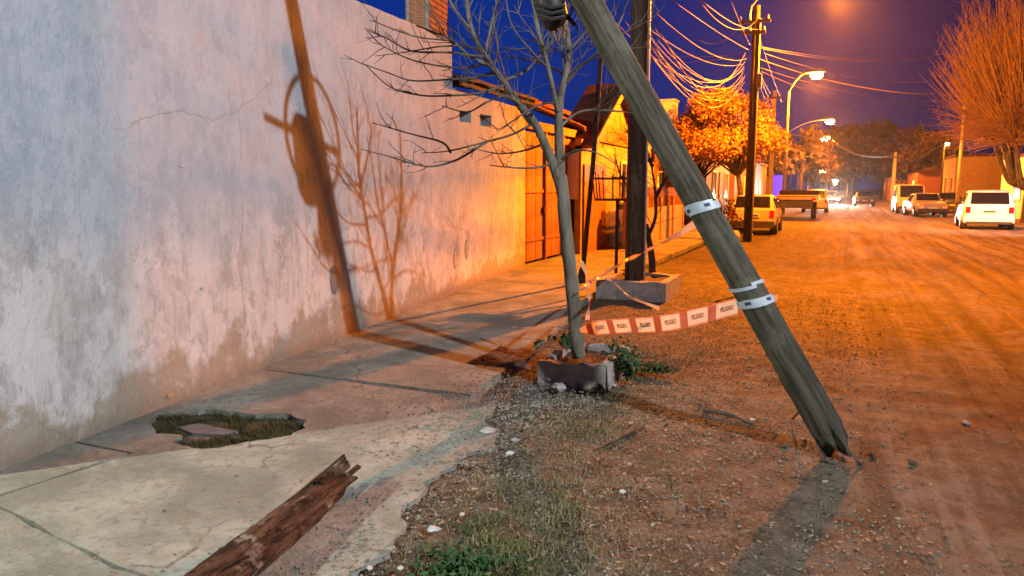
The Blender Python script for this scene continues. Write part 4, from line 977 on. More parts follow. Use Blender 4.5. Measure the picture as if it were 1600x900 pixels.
def leaf_cloud(clumps, per, size, seed):
    r = np.random.default_rng(seed); C = []
    for (c, rad) in clumps:
        n = int(per * rad[0] * rad[1] * rad[2] ** .5 + 10); d = r.normal(size=(n, 3)); d /= np.linalg.norm(d, axis=1)[:, None]
        C.append(np.array(c) + d * np.array(rad) * (r.random((n, 1)) ** .45) * (.85 + .3 * r.random((n, 1))))
    C = np.concatenate(C); n = len(C); u = r.normal(size=(n, 3)); u /= np.linalg.norm(u, axis=1)[:, None]; v = np.cross(u, r.normal(size=(n, 3))); v /= np.linalg.norm(v, axis=1)[:, None]
    s = size * (.6 + .8 * r.random((n, 1)))
    V = np.stack([C - u * s, C + v * s * .5, C + u * s, C - v * s * .5], 1).reshape(-1, 3); return V, np.arange(4 * n).reshape(-1, 4)
def leafy_tree(name, label, base, h, rx, rz, leafm, per, size, seed, trunk_r=.16, barkm='bark_dark', nclump=26, lean=0, group=None):
    t = thing(name, base, label, 'tree', group); rg = random.Random(seed); base = np.array(base, float)
    fork = base + [lean * .3, 0, h * .38]; mb = MB()
    mb.tube(polyline([base + [0, 0, -.2], base + [lean * .1, .05, h * .2], fork]), list(np.linspace(trunk_r, trunk_r * .7, 11)), 9, jit=.1, seed=seed); mb.build('trunk', barkm, t, smooth=True)
    mb = MB(); cl_ = []; cz = base + np.array([lean, 0, h - rz])
    for k in range(nclump):
        a = rg.random() * 6.28; e = rg.uniform(-.75, 1); rr = math.sqrt(max(0, 1 - e * e)) * (.45 + .55 * rg.random())
        c = cz + np.array([rx * rr * math.cos(a), rx * rr * math.sin(a), rz * e * .85]); s_ = rx * rg.uniform(.20, .36)
        cl_.append((c, (s_, s_, s_ * .75)))
        q = polyline([fork, fork * .5 + c * .5 + [rg.gauss(0, .2), rg.gauss(0, .2), .1 * h * rg.random()], c]); mb.tube(q, list(np.linspace(trunk_r * .38, .012, len(q))), 5, cap=False)
        twigs(mb, q[4:], .02, rg, 0, rx * .35, .2, .35)
    mb.build('limbs', barkm, t)
    V, Fc = leaf_cloud(cl_, per, size, seed); raw('crown', V, Fc, leafm, t); return t
leafy_tree('orange_tree', 'round dense-crowned tree glowing orange before the yellow house', aty(1160, 352, 31.0) * [1, 1, 0], 5.5, 2.25, 1.75, 'leaf_autumn', 1500, .062, 3, .13, nclump=60, lean=-.8)
leafy_tree('orange_tree', 'lower orange-lit tree spreading left toward the water tank', aty(1085, 345, 35) * [1, 1, 0], 4.6, 2.3, 1.1, 'leaf_autumn', 1300, .062, 5, .12, nclump=44)
for k, (px, Y, h, rx, rz, lab) in enumerate(((1250, 92, 8.5, 4.2, 3.4, 'dim brown tree behind the flatbed trailer'), (1330, 150, 13.5, 8, 6, 'broad dark tree closing the end of the street'), (1375, 128, 12.5, 6, 5.2, 'tall dark tree left of the slim pale post'),
                                     (1425, 112, 9.5, 5, 4, 'dark tree behind the parked van'), (1455, 96, 7.8, 3.4, 3.0, 'small dark tree above the yellow corner house'), (1232, 120, 10, 5, 4.2, 'dark tree behind the sodium lamps on the left side'), (1290, 230, 15, 12, 6.5, 'farthest dark tree mass behind the headlights'))):
    leafy_tree('dark_tree', lab, aty(px, 320, Y) * [1, 1, 0], h, rx, rz, 'leaf_dark', 60, .30, 30 + k, .22, nclump=26, group='dim trees at the far end of the street')

# ---------------- big pollarded tree on the right, all upright shoots
bt = thing('fan_tree', (8.9, 43, 0), 'huge leafless tree at the right edge, a fan of upright orange-lit shoots', 'tree')
rg = random.Random(23); mb = MB(); B0 = np.array([8.9, 43., 0]); knots = []
mb.tube(polyline([B0 + [0, 0, -.2], B0 + [.05, 0, 1.2], B0 + [0, 0, 2.4]]), list(np.linspace(.42, .34, 11)), 12, jit=.15, seed=3); mb.build('trunk', 'bark_dark', bt, smooth=True)
mb = MB()
for k in range(13):
    a = k / 13 * 6.28 + rg.gauss(0, .2); rr = rg.uniform(.6, 2.2); e = B0 + [rr * math.cos(a), rr * math.sin(a), rg.uniform(3.0, 5.2)]
    q = polyline([B0 + [0, 0, 2.2], B0 * .5 + e * .5 + [0, 0, -.2], e]); mb.tube(q, list(np.linspace(.2, .09, len(q))), 8, jit=.12, seed=k); knots.append((e, a, rr))
mb.build('limbs', 'bark', bt, smooth=True); mb = MB()
for (e, a, rr) in knots:
    for j in range(105):
        az = a + rg.gauss(0, .9); sp = rg.uniform(.05, 1.0) * (.5 + rr / 3); d = np.array([math.cos(az) * sp, math.sin(az) * sp, 1.0]); d /= np.linalg.norm(d)
        ln = rg.uniform(2.5, 7.6) * (1.1 - .45 * min(1, sp)); p = np.array(e) + [rg.gauss(0, .12), rg.gauss(0, .12), rg.gauss(0, .15)]; q = [p]
        for s_ in range(5): d = d + np.array([rg.gauss(0, .05), rg.gauss(0, .05), .035]); d /= np.linalg.norm(d); q.append(q[-1] + d * ln / 5)
        mb.tube(q, [.036, .032, .027, .021, .015, .007], 4, cap=False); twigs(mb, q[1:], .016, rg, 0, 1.6, .75, .22)
    for j in range(44):
        az = a + rg.gauss(0, .8); q = [np.array(e)]; d = np.array([math.cos(az), math.sin(az), rg.uniform(-.1, .9)])
        ln = rg.uniform(1.2, 3.6)
        for s_ in range(5): d = d + np.array([rg.gauss(0, .08), rg.gauss(0, .08), -.05]); d /= np.linalg.norm(d); q.append(q[-1] + d * ln / 5)
        mb.tube(q, [.024, .02, .017, .013, .009, .005], 4, cap=False); twigs(mb, q[1:], .012, rg, 0, 1.1, .35, .4)
o = mb.build('shoots', 'shoot', bt); o['kind'] = 'stuff'
# shrub by the utility pole, with pale stones at its foot
sb = thing('dark_shrub', (-3.05, 23.6, 0), 'dark dry shrub at the foot of the utility pole', 'shrub'); rg = random.Random(4)
mb = MB(); cl_ = []
for k in range(16):
    a = rg.random() * 6.28; e = np.array([-3.05 + .55 * math.cos(a) * rg.random(), 23.6 + .5 * math.sin(a) * rg.random(), rg.uniform(.35, 1.15)])
    mb.tube([(-3.05, 23.6, 0), (-3.05 + (e[0] + 3.05) * .4, 23.6 + (e[1] - 23.6) * .4, e[2] * .5), e], [.03, .02, .008], 5); cl_.append((e, (.26, .26, .24)))
mb.build('stems', 'bark_dark', sb); V, Fc = leaf_cloud(cl_, 900, .05, 9); raw('foliage', V, Fc, 'shrub_dark', sb)
for k, (px, py) in enumerate(((1150, 371), (1166, 373))):
    c = gp(px, py); mb = MB(); mb.stone(c + [0, 0, .1], .20, rg, .8); o = mb.build('pale_stone', 'white_stone', None, org=c); tag(o, ('pale stone at the foot of the dark shrub, farther from the pole', 'pale stone beside the foot of the utility pole')[k], 'stone')

# ================================================================== PLANTERS, RUBBLE, LOG
pl = thing('concrete_planter', (-1.95, 6.0, 0), 'broken grey concrete planter box round the bare tree', 'planter')
fl, fr = gp(840, 598)[:2], gp(957, 600)[:2]; ZP = .20
x0, x1 = fl[0], fr[0]; y0, y1 = min(fl[1], fr[1]), min(fl[1], fr[1]) + .80
def block(mb, xa, xb, ya, yb_, za, zb, seed, amp=.02):
    n = 7; vs = []; fs = []
    for i in range(n):
        t = i / (n - 1); long_x = (xb - xa) > (yb_ - ya)
        for (s_, z) in ((0, za), (1, za), (1, zb), (0, zb)):
            if long_x: p = [xa + (xb - xa) * t, ya if s_ == 0 else yb_, z]
            else: p = [xa if s_ == 0 else xb, ya + (yb_ - ya) * t, z]
            if z == zb: p[2] += amp * (nz(i * .9, seed, s_) - .2)
            p[0] += amp * .4 * nz(i, seed + 3, s_ + z); p[1] += amp * .4 * nz(i, seed + 5, s_ + z); vs.append(p)
    for i in range(n - 1):
        for k in range(4): fs.append((i * 4 + k, i * 4 + (k + 1) % 4, (i + 1) * 4 + (k + 1) % 4, (i + 1) * 4 + k))
    fs += [(0, 1, 2, 3), tuple((n - 1) * 4 + k for k in range(4))]
    mb.add(vs, fs)
for k, (a, b, c, d) in enumerate(((x0, x1, y0, y0 + .07), (x0, x1, y1 - .07, y1), (x0, x0 + .07, y0 + .072, y1 - .072), (x1 - .07, x1, y0 + .072, y1 - .072))):
    mb = MB(); block(mb, a, b, c, d, -.12, ZP, k * 3.1, .06); mb.build('planter_wall', 'rubble', pl)
def heap(par, x0, x1, y0, y1, z, amp, m, name, seed, n=12, edge=None):
    vs = []; 
    for j in range(n):
        for i in range(n):
            u, v_ = i / (n - 1), j / (n - 1); f_ = min(1, 4 * min(u, 1 - u, v_, 1 - v_)) if edge is not None else 1
            zz_ = z + amp * nz(i * .8, j * .8, seed) + .3 * amp * nz(i * 2.1, j * 2.1, seed)
            if edge is not None: zz_ = edge + (zz_ - edge) * f_
            vs.append((x0 + (x1 - x0) * u, y0 + (y1 - y0) * v_, zz_))
    mb = MB(); mb.add(vs, [(j * n + i, j * n + i + 1, (j + 1) * n + i + 1, (j + 1) * n + i) for j in range(n - 1) for i in range(n - 1)])
    if par is None: o = mb.build(name, m, None, smooth=True, org=((x0 + x1) / 2, (y0 + y1) / 2, 0))
    else: o = mb.build(name, m, par, smooth=True)
    return o
heap(pl, x0 + .06, x1 - .06, y0 + .06, y1 - .06, .14, .04, 'soil', 'soil', 2)
rg = random.Random(15)
chunks = ((868, 592, .10), (905, 596, .12), (930, 604, .08), (950, 590, .09), (880, 606, .07))
for k, (px, py, r_) in enumerate(chunks):
    c = gp(px, py); c[1] -= .10; mb = MB(); mb.stone(c + [0, 0, .03], r_, rg, .6); o = mb.build('rubble_chunk', 'rubble', None, org=c)
    tag(o, 'broken concrete chunk lying against the front of the planter', 'rubble', 'rubble before the planter')
c = gp(800, 566); o = heap(None, c[0] - .45, c[0] + .33, c[1] - .3, c[1] + .55, .05, .05, 'soil', 'soil_heap', 6, 14, -.03); tag(o, 'low heap of reddish soil left of the planter', 'soil heap')
for k in range(9):
    a = rg.random() * 6.28; c = np.array([PB[0] + rg.uniform(.1, .42) * math.cos(a), PB[1] + rg.uniform(.1, .36) * math.sin(a), 0]); c[2] = ground_z(c[0], c[1]) + .012; mb = MB(); mb.stone(c, rg.uniform(.012, .030), rg, .7); o = mb.build('earth_clod', 'earth', None, org=c); tag(o, 'earth clod thrown up beside the foot of the leaning pole', 'clod', 'clods round the pole foot')
# block under the dark pole
pb = thing('concrete_block', P2 + [.1, 0, 0], 'low concrete block round the foot of the dark pole', 'planter')
for k, (a, b, c, d) in enumerate(((-.42, .62, -.62, -.50), (-.42, .62, .5, .62), (-.42, -.30, -.498, .498), (.50, .62, -.498, .498))):
    mb = MB(); block(mb, P2[0] + a, P2[0] + b, P2[1] + c, P2[1] + d, -.1, .27, 30 + k, .03); mb.build('block_wall', 'rubble', pb)
heap(pb, P2[0] - .31, P2[0] + .51, P2[1] - .51, P2[1] + .51, .22, .04, 'soil', 'soil', 12)
# hole in the sidewalk: soil, moss, slabs tipped in
ph = np.array(pit); pc = ph.mean(0)
pt = thing('sidewalk_hole', (pc[0], pc[1], -.08), 'mossy hole broken in the sidewalk near the plaster wall', 'hole')
vs = []; n = 40
for j in range(14):
    for i in range(22):
        x = ph[:, 0].min() - .05 + (np.ptp(ph[:, 0]) + .1) * i / 21; y = ph[:, 1].min() - .05 + (np.ptp(ph[:, 1]) + .1) * j / 13
        vs.append((x, y, -.040 + .022 * nz(x * 5, y * 5) + .012 * nz(x * 14, y * 14)))
mb = MB(); mb.add(vs, [(j * 22 + i, j * 22 + i + 1, (j + 1) * 22 + i + 1, (j + 1) * 22 + i) for j in range(13) for i in range(21)]); mb.build('soil_bed', 'moss', pt, smooth=True)
for k, poly in enumerate(([(276, 662), (310, 656), (345, 663), (372, 668), (345, 673), (300, 671)], [(275, 678), (300, 674), (330, 676), (322, 683), (288, 684)], [(330, 668), (360, 670), (375, 675), (350, 678)])):
    mb = MB(); P = [gp(*q) for q in poly]; mb.slab3([p + [0, 0, -.024 - .008 * k] for p in P], (0, 0, -.04)); mb.build('slab_piece', 'slate', pt)
# snapped pole stump lying on the slabs
la, lb = gp(322, 915, .10), gp(533, 745, .085); lg = thing('broken_log', la * [1, 1, 0], 'splintered reddish-brown log lying on the sidewalk slabs', 'log')
ax = lb - la; ax /= np.linalg.norm(ax); sx_ = np.cross(ax, [0, 0, 1]); sx_ /= np.linalg.norm(sx_); uz = np.cross(sx_, ax); Lg = np.linalg.norm(lb - la)
mb = MB(); n = 72; vs = []; ts = list(np.linspace(-.15, 1.0, 40))
for i, t in enumerate(ts):
    for k in range(n):
        a = 2 * math.pi * k / n; r = .104 * (1 - .12 * t); ridge = nz(math.cos(a) * 3.2, math.sin(a) * 3.2, t * .5)
        r *= 1 + .20 * ridge + .10 * nz(math.cos(a) * 7, math.sin(a) * 7, t * 1.4) + .09 * nz(math.cos(a) * 19, math.sin(a) * 19, t * 1.1) + .05 * nz(k * .9, t * 14)
        groove = math.exp(-((a - 1.9) / .22) ** 2) * .055 + math.exp(-((a - .9) / .12) ** 2) * .035 + math.exp(-((a - 2.75) / .1) ** 2) * .03
        r -= groove * (.55 + .45 * math.sin(t * 5))
        ragged = 0
        if t > .7: ragged = (t - .7) / .3 * (-.42 * (.5 + .5 * nz(k * .30, 7.7)) + .12 * math.sin(k * .8)) ; r *= 1 - .35 * ((t - .7) / .3) * abs(nz(k * .35, 2.2))
        p = la + ax * (t * Lg + ragged * Lg * .5) + (sx_ * math.cos(a) + uz * math.sin(a) * (.70 if math.sin(a) > 0 else .9)) * r
        vs.append(p)
m_ = len(ts)
mb.add(vs, [(i * n + k, i * n + (k + 1) % n, (i + 1) * n + (k + 1) % n, (i + 1) * n + k) for i in range(m_ - 1) for k in range(n)] + [tuple(range(n)), tuple((m_ - 1) * n + k for k in range(n))])
mb.build('log_body', 'split_wood', lg)
for k in range(7):
    a = [.5, 1.1, 1.6, 2.2, 2.8, .1, 3.3][k]; ln = [.16, .10, .14, .2, .13, .08, .1][k]; q = la + ax * Lg * .82 + (sx_ * math.cos(a) + uz * math.sin(a)) * .066
    mb = MB(); e = q + ax * (ln + .12) + (sx_ * math.cos(a) + uz * math.sin(a)) * .012; mb.beam(q - ax * .06, e, .042 if k % 2 else .026, .013, tuple(sx_ * math.sin(a) + uz * math.cos(a))); mb.build('splinter', 'split_wood', lg)
# stones and litter
lit = ((676, 833, .030, 'white crumpled scrap lying on the sidewalk edge, the largest by the log', 'litter'), (797, 713, .030, 'pale broken stone on the verge right of the slabs', 'stone'), (762, 680, .05, 'flat grey stone at the broken slab edge', 'stone'), (972, 766, .022, 'small white stone on the bare verge', 'stone'),
       (722, 808, .014, 'tiny white pebble beyond the crumpled scrap', 'stone'), (578, 893, .016, 'tiny pale stone near the shadow of the log', 'stone'), (626, 893, .015, 'tiny pale stone at the lower edge of the slabs', 'stone'), (805, 690, .03, 'grey stone half buried in the dry verge grass', 'stone'),
       (1508, 660, .03, 'flat pale scrap lying on the dirt road', 'litter'), (1175, 655, .02, 'small white scrap in the crack near the pole foot', 'litter'), (960, 606, .022, 'pale chip beside the green weed', 'stone'))
for k, (px, py, r_, lab, ct) in enumerate(lit):
    c = gp(px, py, -.02 if px > 760 else 0); c[2] = ground_z(c[0], c[1]) + .012 if px > 760 else .012
    mb = MB(); mb.stone(c + [0, 0, .25 * r_], r_, rg, .6); mb.stone(c + [r_ * .7, r_ * .3, .2 * r_], r_ * .6, rg, .6) if ct == 'litter' else None
    o = mb.build('paper_scrap' if ct == 'litter' else 'loose_stone', 'white_stone' if k not in (2, 7) else 'rubble', None, org=c); tag(o, lab, ct)
# dead sticks on the verge
for k, (a, b, lab) in enumerate((((1005, 668), (930, 702), 'dead stick lying in the dry verge grass'), ((1100, 640), (1180, 665), 'thin root lying across the verge toward the pole'), ((1118, 470), (1150, 462), 'short dark stick at the kerb beyond the tape'))):
    p, q = gp(*a, -.02), gp(*b, -.02); p[2] = ground_z(p[0], p[1]) + .012; q[2] = ground_z(q[0], q[1]) + .012; mb = MB(); mb.tube([p, (p + q) / 2 + [.03, .03, .01], q], [.014, .012, .007], 6); tag(mb.build('dead_stick', 'bark_dark', None, org=p), lab, 'stick')

# ================================================================== GRAVEL AND GRASS (stuff)
r = np.random.default_rng(3)
def scatter(n, x0, x1, y0, y1, keep):
    P = []
    while len(P) < n:
        x = r.uniform(x0, x1, 4000); y = y0 + (y1 - y0) * r.random(4000) ** 1.6
        P += [(a, b) for a, b in zip(x, y) if r.random() < keep(a, b)]
    return np.array(P[:n])
def verge_w(x, y):
    o = x - wall_x(y)
    if o < 2.05: return .0
    edge = 1 / (1 + math.exp((x - .6) * 2.2)); return edge * (.35 + .9 * max(0, nz(x * 1.3, y * 1.3, 4) + .35))
P = scatter(26000, -3.2, 3.2, 1.9, 13, verge_w)
Pr = scatter(7000, .2, 6.0, 2.0, 20, lambda x, y: .25 + .75 * max(0, nz(x * .9, y * .5, 8)))
# crumbs on the slabs
Ps = scatter(900, -3.6, -1.6, 2.0, 6, lambda x, y: max(0, min(1, ((x - wall_x(y)) - 1.2) / 1.0)) * (.2 + max(0, nz(x * 2, y * 2, 1))))
Pg = scatter(7000, -3.2, -1.2, 3.6, 7.0, lambda x, y: min(1, 1.3 * math.exp(-(((x + 2.15) / .42) ** 2 + ((y - 5.05) / .75) ** 2)) * (.35 + max(0, nz(x * 4, y * 4, 3)) * 1.6)))
Pe = scatter(1600, -2.6, -1.4, 1.9, 5.2, lambda x, y: math.exp(-((x - (-1.88)) / .17) ** 2) * (.3 + max(0, nz(x * 5, y * 5, 6))))
def pebbles(P, zf, smin, smax, name):
    n = len(P); s = smin + (smax - smin) * r.random((n, 1)) ** 3.2
    base = np.array([(1, 0, 0), (-.5, .87, 0), (-.5, -.87, 0), (.2, .1, .9), (0, 0, -.6)]); fc = np.array([(0, 1, 3), (1, 2, 3), (2, 0, 3), (1, 0, 4), (2, 1, 4), (0, 2, 4)])
    ang = r.random(n) * 6.28; z = np.array([zf(a, b) for a, b in P])
    V = base[None] * (.7 + .6 * r.random((n, 5, 1))); ca, sa = np.cos(ang)[:, None], np.sin(ang)[:, None]
    X = V[..., 0] * ca - V[..., 1] * sa; Y = V[..., 0] * sa + V[..., 1] * ca
    V = np.stack([X * s + P[:, :1], Y * s + P[:, 1:], V[..., 2] * s * .8 + z[:, None] + s * .2], -1).reshape(-1, 3)
    Fc = (fc[None] + 5 * np.arange(n)[:, None, None]).reshape(-1, 3); return V, Fc
V, Fc = pebbles(P, ground_z, .002, .015, 'g'); o = raw('gravel', V, Fc, 'pebble', kind='stuff'); tag(o, 'loose gravel and clods strewn over the verge', 'gravel')
def litter_leaves(P, zf, s0, s1):
    n = len(P); s = s0 + (s1 - s0) * r.random((n, 1)) ** 2; a = r.random(n) * 6.28; u = np.stack([np.cos(a), np.sin(a), r.normal(0, .25, n)], 1); v_ = np.stack([-np.sin(a), np.cos(a), r.normal(0, .35, n)], 1)
    C = np.stack([P[:, 0], P[:, 1], np.array([zf(x, y) for x, y in P]) + .006], 1)
    V = np.stack([C - u * s, C + v_ * s * .45, C + u * s, C - v_ * s * .45], 1).reshape(-1, 3); return V, np.arange(4 * n).reshape(-1, 4)
V, Fc = litter_leaves(scatter(9000, -2.8, 2.6, 1.9, 12, verge_w), ground_z, .004, .022); o = raw('leaf_litter', V, Fc, 'leaf_litter', kind='stuff'); tag(o, 'dry leaf litter strewn over the verge', 'leaf litter')
V, Fc = litter_leaves(scatter(5000, -2.8, 2.6, 1.9, 12, verge_w), ground_z, .004, .018); o = raw('dark_litter', V, Fc, 'leaf_litter_dark', kind='stuff'); tag(o, 'dark rotted leaf scraps strewn over the verge', 'leaf litter')
V, Fc = pebbles(Pr, ground_z, .003, .016, 'g'); o = raw('road_gravel', V, Fc, 'pebble', kind='stuff'); tag(o, 'loose gravel scattered on the dirt road', 'gravel')
V, Fc = pebbles(np.concatenate([Pg, Pe]), lambda a, b: max(.001, ground_z(a, b)), .002, .014, 'g'); o = raw('grey_gravel', V, Fc, 'grey_pebble', kind='stuff'); tag(o, 'grey gravel spilling over the broken edge of the slabs', 'gravel')
V, Fc = pebbles(Ps, lambda a, b: .002, .002, .013, 'g'); o = raw('slab_grit', V, Fc, 'pebble', kind='stuff'); tag(o, 'grit and crumbs scattered on the sidewalk slabs', 'grit')
def blades(P, zf, h0, h1, wd_, droop):
    n = len(P); h = h0 + (h1 - h0) * r.random(n) ** 1.5; a = r.random(n) * 6.28; d = np.stack([np.cos(a), np.sin(a)], 1); s = np.stack([-d[:, 1], d[:, 0]], 1) * wd_ * (.6 + .8 * r.random((n, 1)))
    z = np.array([zf(x, y) for x, y in P]) - .005; b = droop * h * (.3 + r.random(n)); V = np.zeros((n, 5, 3))
    V[:, 0, :2] = P - s; V[:, 1, :2] = P + s; V[:, 0, 2] = V[:, 1, 2] = z
    m_ = P + d * (b * .35)[:, None]; V[:, 2, :2] = m_ + s * .7; V[:, 3, :2] = m_ - s * .7; V[:, 2, 2] = V[:, 3, 2] = z + h * .6
    V[:, 4, :2] = P + d * b[:, None]; V[:, 4, 2] = z + h
    i = 5 * np.arange(n)[:, None]; F = np.concatenate([np.concatenate([i, i + 1, i + 2], 1), np.concatenate([i, i + 2, i + 3], 1), np.concatenate([i + 3, i + 2, i + 4], 1)]); return V.reshape(-1, 3), F
def near(cs):
    q = [(gp(*c[:2])[:2], c[2], c[3]) for c in cs]
    def k(x, y):
        v_ = sum(wt * math.exp(-((x - c[0]) ** 2 + (y - c[1]) ** 2) / s ** 2) for c, s, wt in q); return min(1, v_ * (.25 + 1.1 * max(0, nz(x * 5, y * 5, 2) + .3)))
    return k
dry = near([(930, 640, .35, 1), (900, 665, .3, 1), (980, 620, .3, .8), (870, 690, .28, .8), (860, 740, .3, .8), (820, 790, .3, .9), (800, 850, .3, .9), (1010, 590, .4, .6), (1000, 760, .35, .4), (1060, 545, .5, .5), (880, 800, .3, .5), (960, 870, .3, .4)])
V, Fc = blades(scatter(9000, -2.6, .6, 1.9, 9, dry), ground_z, .010, .050, .0022, 1.0); o = raw('dry_grass', V, Fc, 'grass_dry', kind='stuff'); tag(o, 'short dry grass growing along the broken slab edge', 'grass')
grn = near([(760, 878, .22, 1), (800, 880, .18, .8), (770, 815, .16, .7), (840, 780, .2, .4), (905, 660, .25, .4), (1020, 560, .25, .5), (700, 885, .15, .8), (1130, 480, .4, .3)])
V, Fc = blades(scatter(6500, -2.4, .4, 1.9, 8, grn), ground_z, .010, .040, .003, .9); o = raw('green_grass', V, Fc, 'grass_green', kind='stuff'); tag(o, 'low green weeds at the edge of the slabs', 'grass')
from mathutils.geometry import intersect_point_tri_2d
def inpoly(x, y, poly):
    c = False; j = len(poly) - 1
    for i in range(len(poly)):
        if (poly[i][1] > y) != (poly[j][1] > y) and x < (poly[j][0] - poly[i][0]) * (y - poly[i][1]) / (poly[j][1] - poly[i][1]) + poly[i][0]: c = not c
        j = i
    return c
pieces = [gp(*q)[:2] for q in [(276, 662), (310, 656), (345, 663), (372, 668), (345, 678), (300, 684)]]
V, Fc = blades(scatter(4200, ph[:, 0].min(), ph[:, 0].max(), ph[:, 1].min(), ph[:, 1].max(), lambda x, y: max(.05, min(1, .5 + 1.6 * nz(x * 6, y * 6, 5))) if inpoly(x, y, pit) and not inpoly(x, y, pieces) else 0), lambda x, y: -.045, .02, .06, .0028, .8)
o = raw('hole_grass', V, Fc, 'moss_blade', kind='stuff'); tag(o, 'dark mossy grass filling the hole in the sidewalk', 'grass')
def weed(label, c, rad, h, n, m, seed):
    t = thing('green_weed', c, label, 'weed'); rg = random.Random(seed); cl_ = []; mb = MB()
    for k in range(n):
        a = rg.random() * 6.28; e = np.array(c) + [rad * math.cos(a) * rg.random(), rad * math.sin(a) * rg.random(), h * rg.uniform(.4, 1)]
        mb.tube([c, (np.array(c) * .5 + e * .5) + [0, 0, .04], e], [.006, .005, .002], 4); cl_.append((e, (rad * .38, rad * .38, h * .28))); cl_.append(((np.array(c) + e) / 2, (rad * .3, rad * .3, h * .25)))
    mb.build('stems', m, t); V, Fc = leaf_cloud(cl_, 9000, .020, seed); raw('leaves', V, Fc, m, t)
weed('bushy green weed beside the planter corner', gp(980, 596), .17, .30, 16, 'leaf_green', 3)
weed('small dark weed at the foot of the bare tree', gp(885, 543, .2), .11, .10, 10, 'leaf_green', 5)
weed('low green weed at the lower edge of the slabs', gp(720, 893, -.02), .20, .05, 14, 'leaf_green', 8)
weed('olive scrub spreading right of the planter weed', gp(1015, 583), .20, .07, 12, 'grass_green', 12)

# ================================================================== VEHICLES
def make_car(name, label, x, y, rz, L, Wd, Hh, body, st, glass_from, glass_to, rear_hatch=True, lit=None, tail='tail_red', group='parked cars'):
    """st: list of (x along length 0..1, z under, z belt, z roof, half-width belt, half-width roof) rear -> front; local +x = front"""
    t = thing(name, (x, y, -.04), label, 'car', group, rz)
    rings = []
    for (u, zb, zl, zr, wb, wr) in st:
        X = (u - .5) * L; hw = Wd / 2
        half = [(0, zb), (hw * wb * .86, zb), (hw * wb * .98, zb + .10), (hw * wb, (zb + zl) / 2 + .05), (hw * wb * .97, zl), (hw * wr, max(zr - .07, zl + .004)), (hw * wr * .82, max(zr - .012, zl + .008)), (0, max(zr, zl + .012))]
        rings.append([(X, yy_, z_) for yy_, z_ in half] + [(X, -yy_, z_) for yy_, z_ in half[-2:0:-1]])
    n = len(rings[0]); mb = MB(); mb.add([p for q in rings for p in q], [(i * n + k, i * n + (k + 1) % n, (i + 1) * n + (k + 1) % n, (i + 1) * n + k) for i in range(len(rings) - 1) for k in range(n)] + [tuple(range(n)), tuple((len(rings) - 1) * n + k for k in range(n))])
    bd = mb.build('body', body, t, local=True, smooth=True); bv = bd.modifiers.new('bevel', 'BEVEL'); bv.width = .09; bv.segments = 4; bv.limit_method = 'ANGLE'; bv.angle_limit = R(22)
    def pane(name_, q, inset, m, off=.006):
        q = [np.array(p) for p in q]; c = sum(q) / 4; nn = np.cross(q[1] - q[0], q[3] - q[0]); ln = np.linalg.norm(nn); nn = nn / ln if ln > 1e-9 else np.array([0, 0, 1.])
        if nn @ (c - np.array([0, 0, .8])) < 0: nn = -nn
        q2 = [c + (p - c) * inset + nn * off for p in q]; mb = MB(); mb.slab3(q2, tuple(nn * .004)); mb.build(name_, m, t, local=True)
    for i in range(glass_from, glass_to):
        for s_ in (4, n - 5):
            a, b = (s_, s_ + 1)
            pane('side_window', [rings[i][a], rings[i + 1][a], rings[i + 1][b], rings[i][b]], .86, 'car_glass')
    # windscreen and rear window: slope rings either side of the cabin
    for (i0, i1, nm) in ((glass_to, glass_to + 1, 'windscreen'), (glass_from, glass_from - 1, 'rear_window')):
        if 0 <= i1 < len(rings):
            A, B = rings[i0], rings[i1]; zb_ = st[i1][3]
            lo = [(B[5][0], B[5][1] * .93, B[5][2] + .02), (B[9][0], B[9][1] * .93, B[9][2] + .02)]; hi = [(A[9][0], A[9][1] * .95, A[6][2] - .01), (A[5][0], A[5][1] * .95, A[6][2] - .01)]
            pane(nm, [lo[0], lo[1], hi[0], hi[1]], .92, 'car_glass', .03)
    def wheel(X, Y, R_):
        mb = MB(); s_ = 1 if Y > 0 else -1; mb.tube([(X, Y - s_ * .20, R_), (X, Y - s_ * .01, R_), (X, Y, R_)], [R_, R_, R_ * .92], 18); wv = mb.build('wheel', 'tyre', t, local=True)
        mb = MB(); mb.tube([(X, Y - s_ * .02, R_), (X, Y + s_ * .006, R_)], [R_ * .66, R_ * .58], 14); mb.build('rim', 'rim', wv, local=True)
        mb = MB(); mb.tube([(X, Y - s_ * .24, R_ + .02), (X, Y - s_ * .03, R_ + .02)], R_ * 1.16, 18); mb.build('wheel_arch', 'plastic_dark', t, local=True)
    for ux in (.19, .81):
        for s_ in (-1, 1): wheel((ux - .5) * L, s_ * (Wd / 2 + .012), Hh * .215)
    xr = (st[0][0] - .5) * L; xf = (st[-1][0] - .5) * L; zl = st[0][2]; hw = Wd / 2 * st[0][4]
    for s_ in (-1, 1):
        mb = MB(); mb.box((xr + .02, s_ * hw * .88, zl - .12), (.09, hw * .2, .24)); mb.build('tail_light', tail, t, local=True)
        mb = MB(); mb.box((xf - .02, s_ * hw * .78, st[-1][2] - .12), (.09, hw * .32, .15)); mb.build('headlight', lit or 'lens_clear', t, local=True)
    mb = MB(); mb.box((xr - .03, 0, .40), (.12, Wd * .93, .20)); mb.build('rear_bumper', body if rear_hatch else 'plastic_dark', t, local=True)
    mb = MB(); mb.box((xf + .03, 0, .40), (.12, Wd * .93, .20)); mb.build('front_bumper', 'plastic_dark', t, local=True)
    mb = MB(); mb.box((xr - .02, 0, zl - .18), (.035, .50, .13)); mb.build('number_plate', 'plate', t, local=True)
    mb = MB(); mb.box((xr - .04, 0, zl - .18), (.012, .40, .06)); mb.build('plate_print', 'print_blue', t, local=True)
    mb = MB(); mb.box((xf + .06, 0, .52), (.03, .46, .12)); mb.build('number_plate', 'plate', t, local=True)
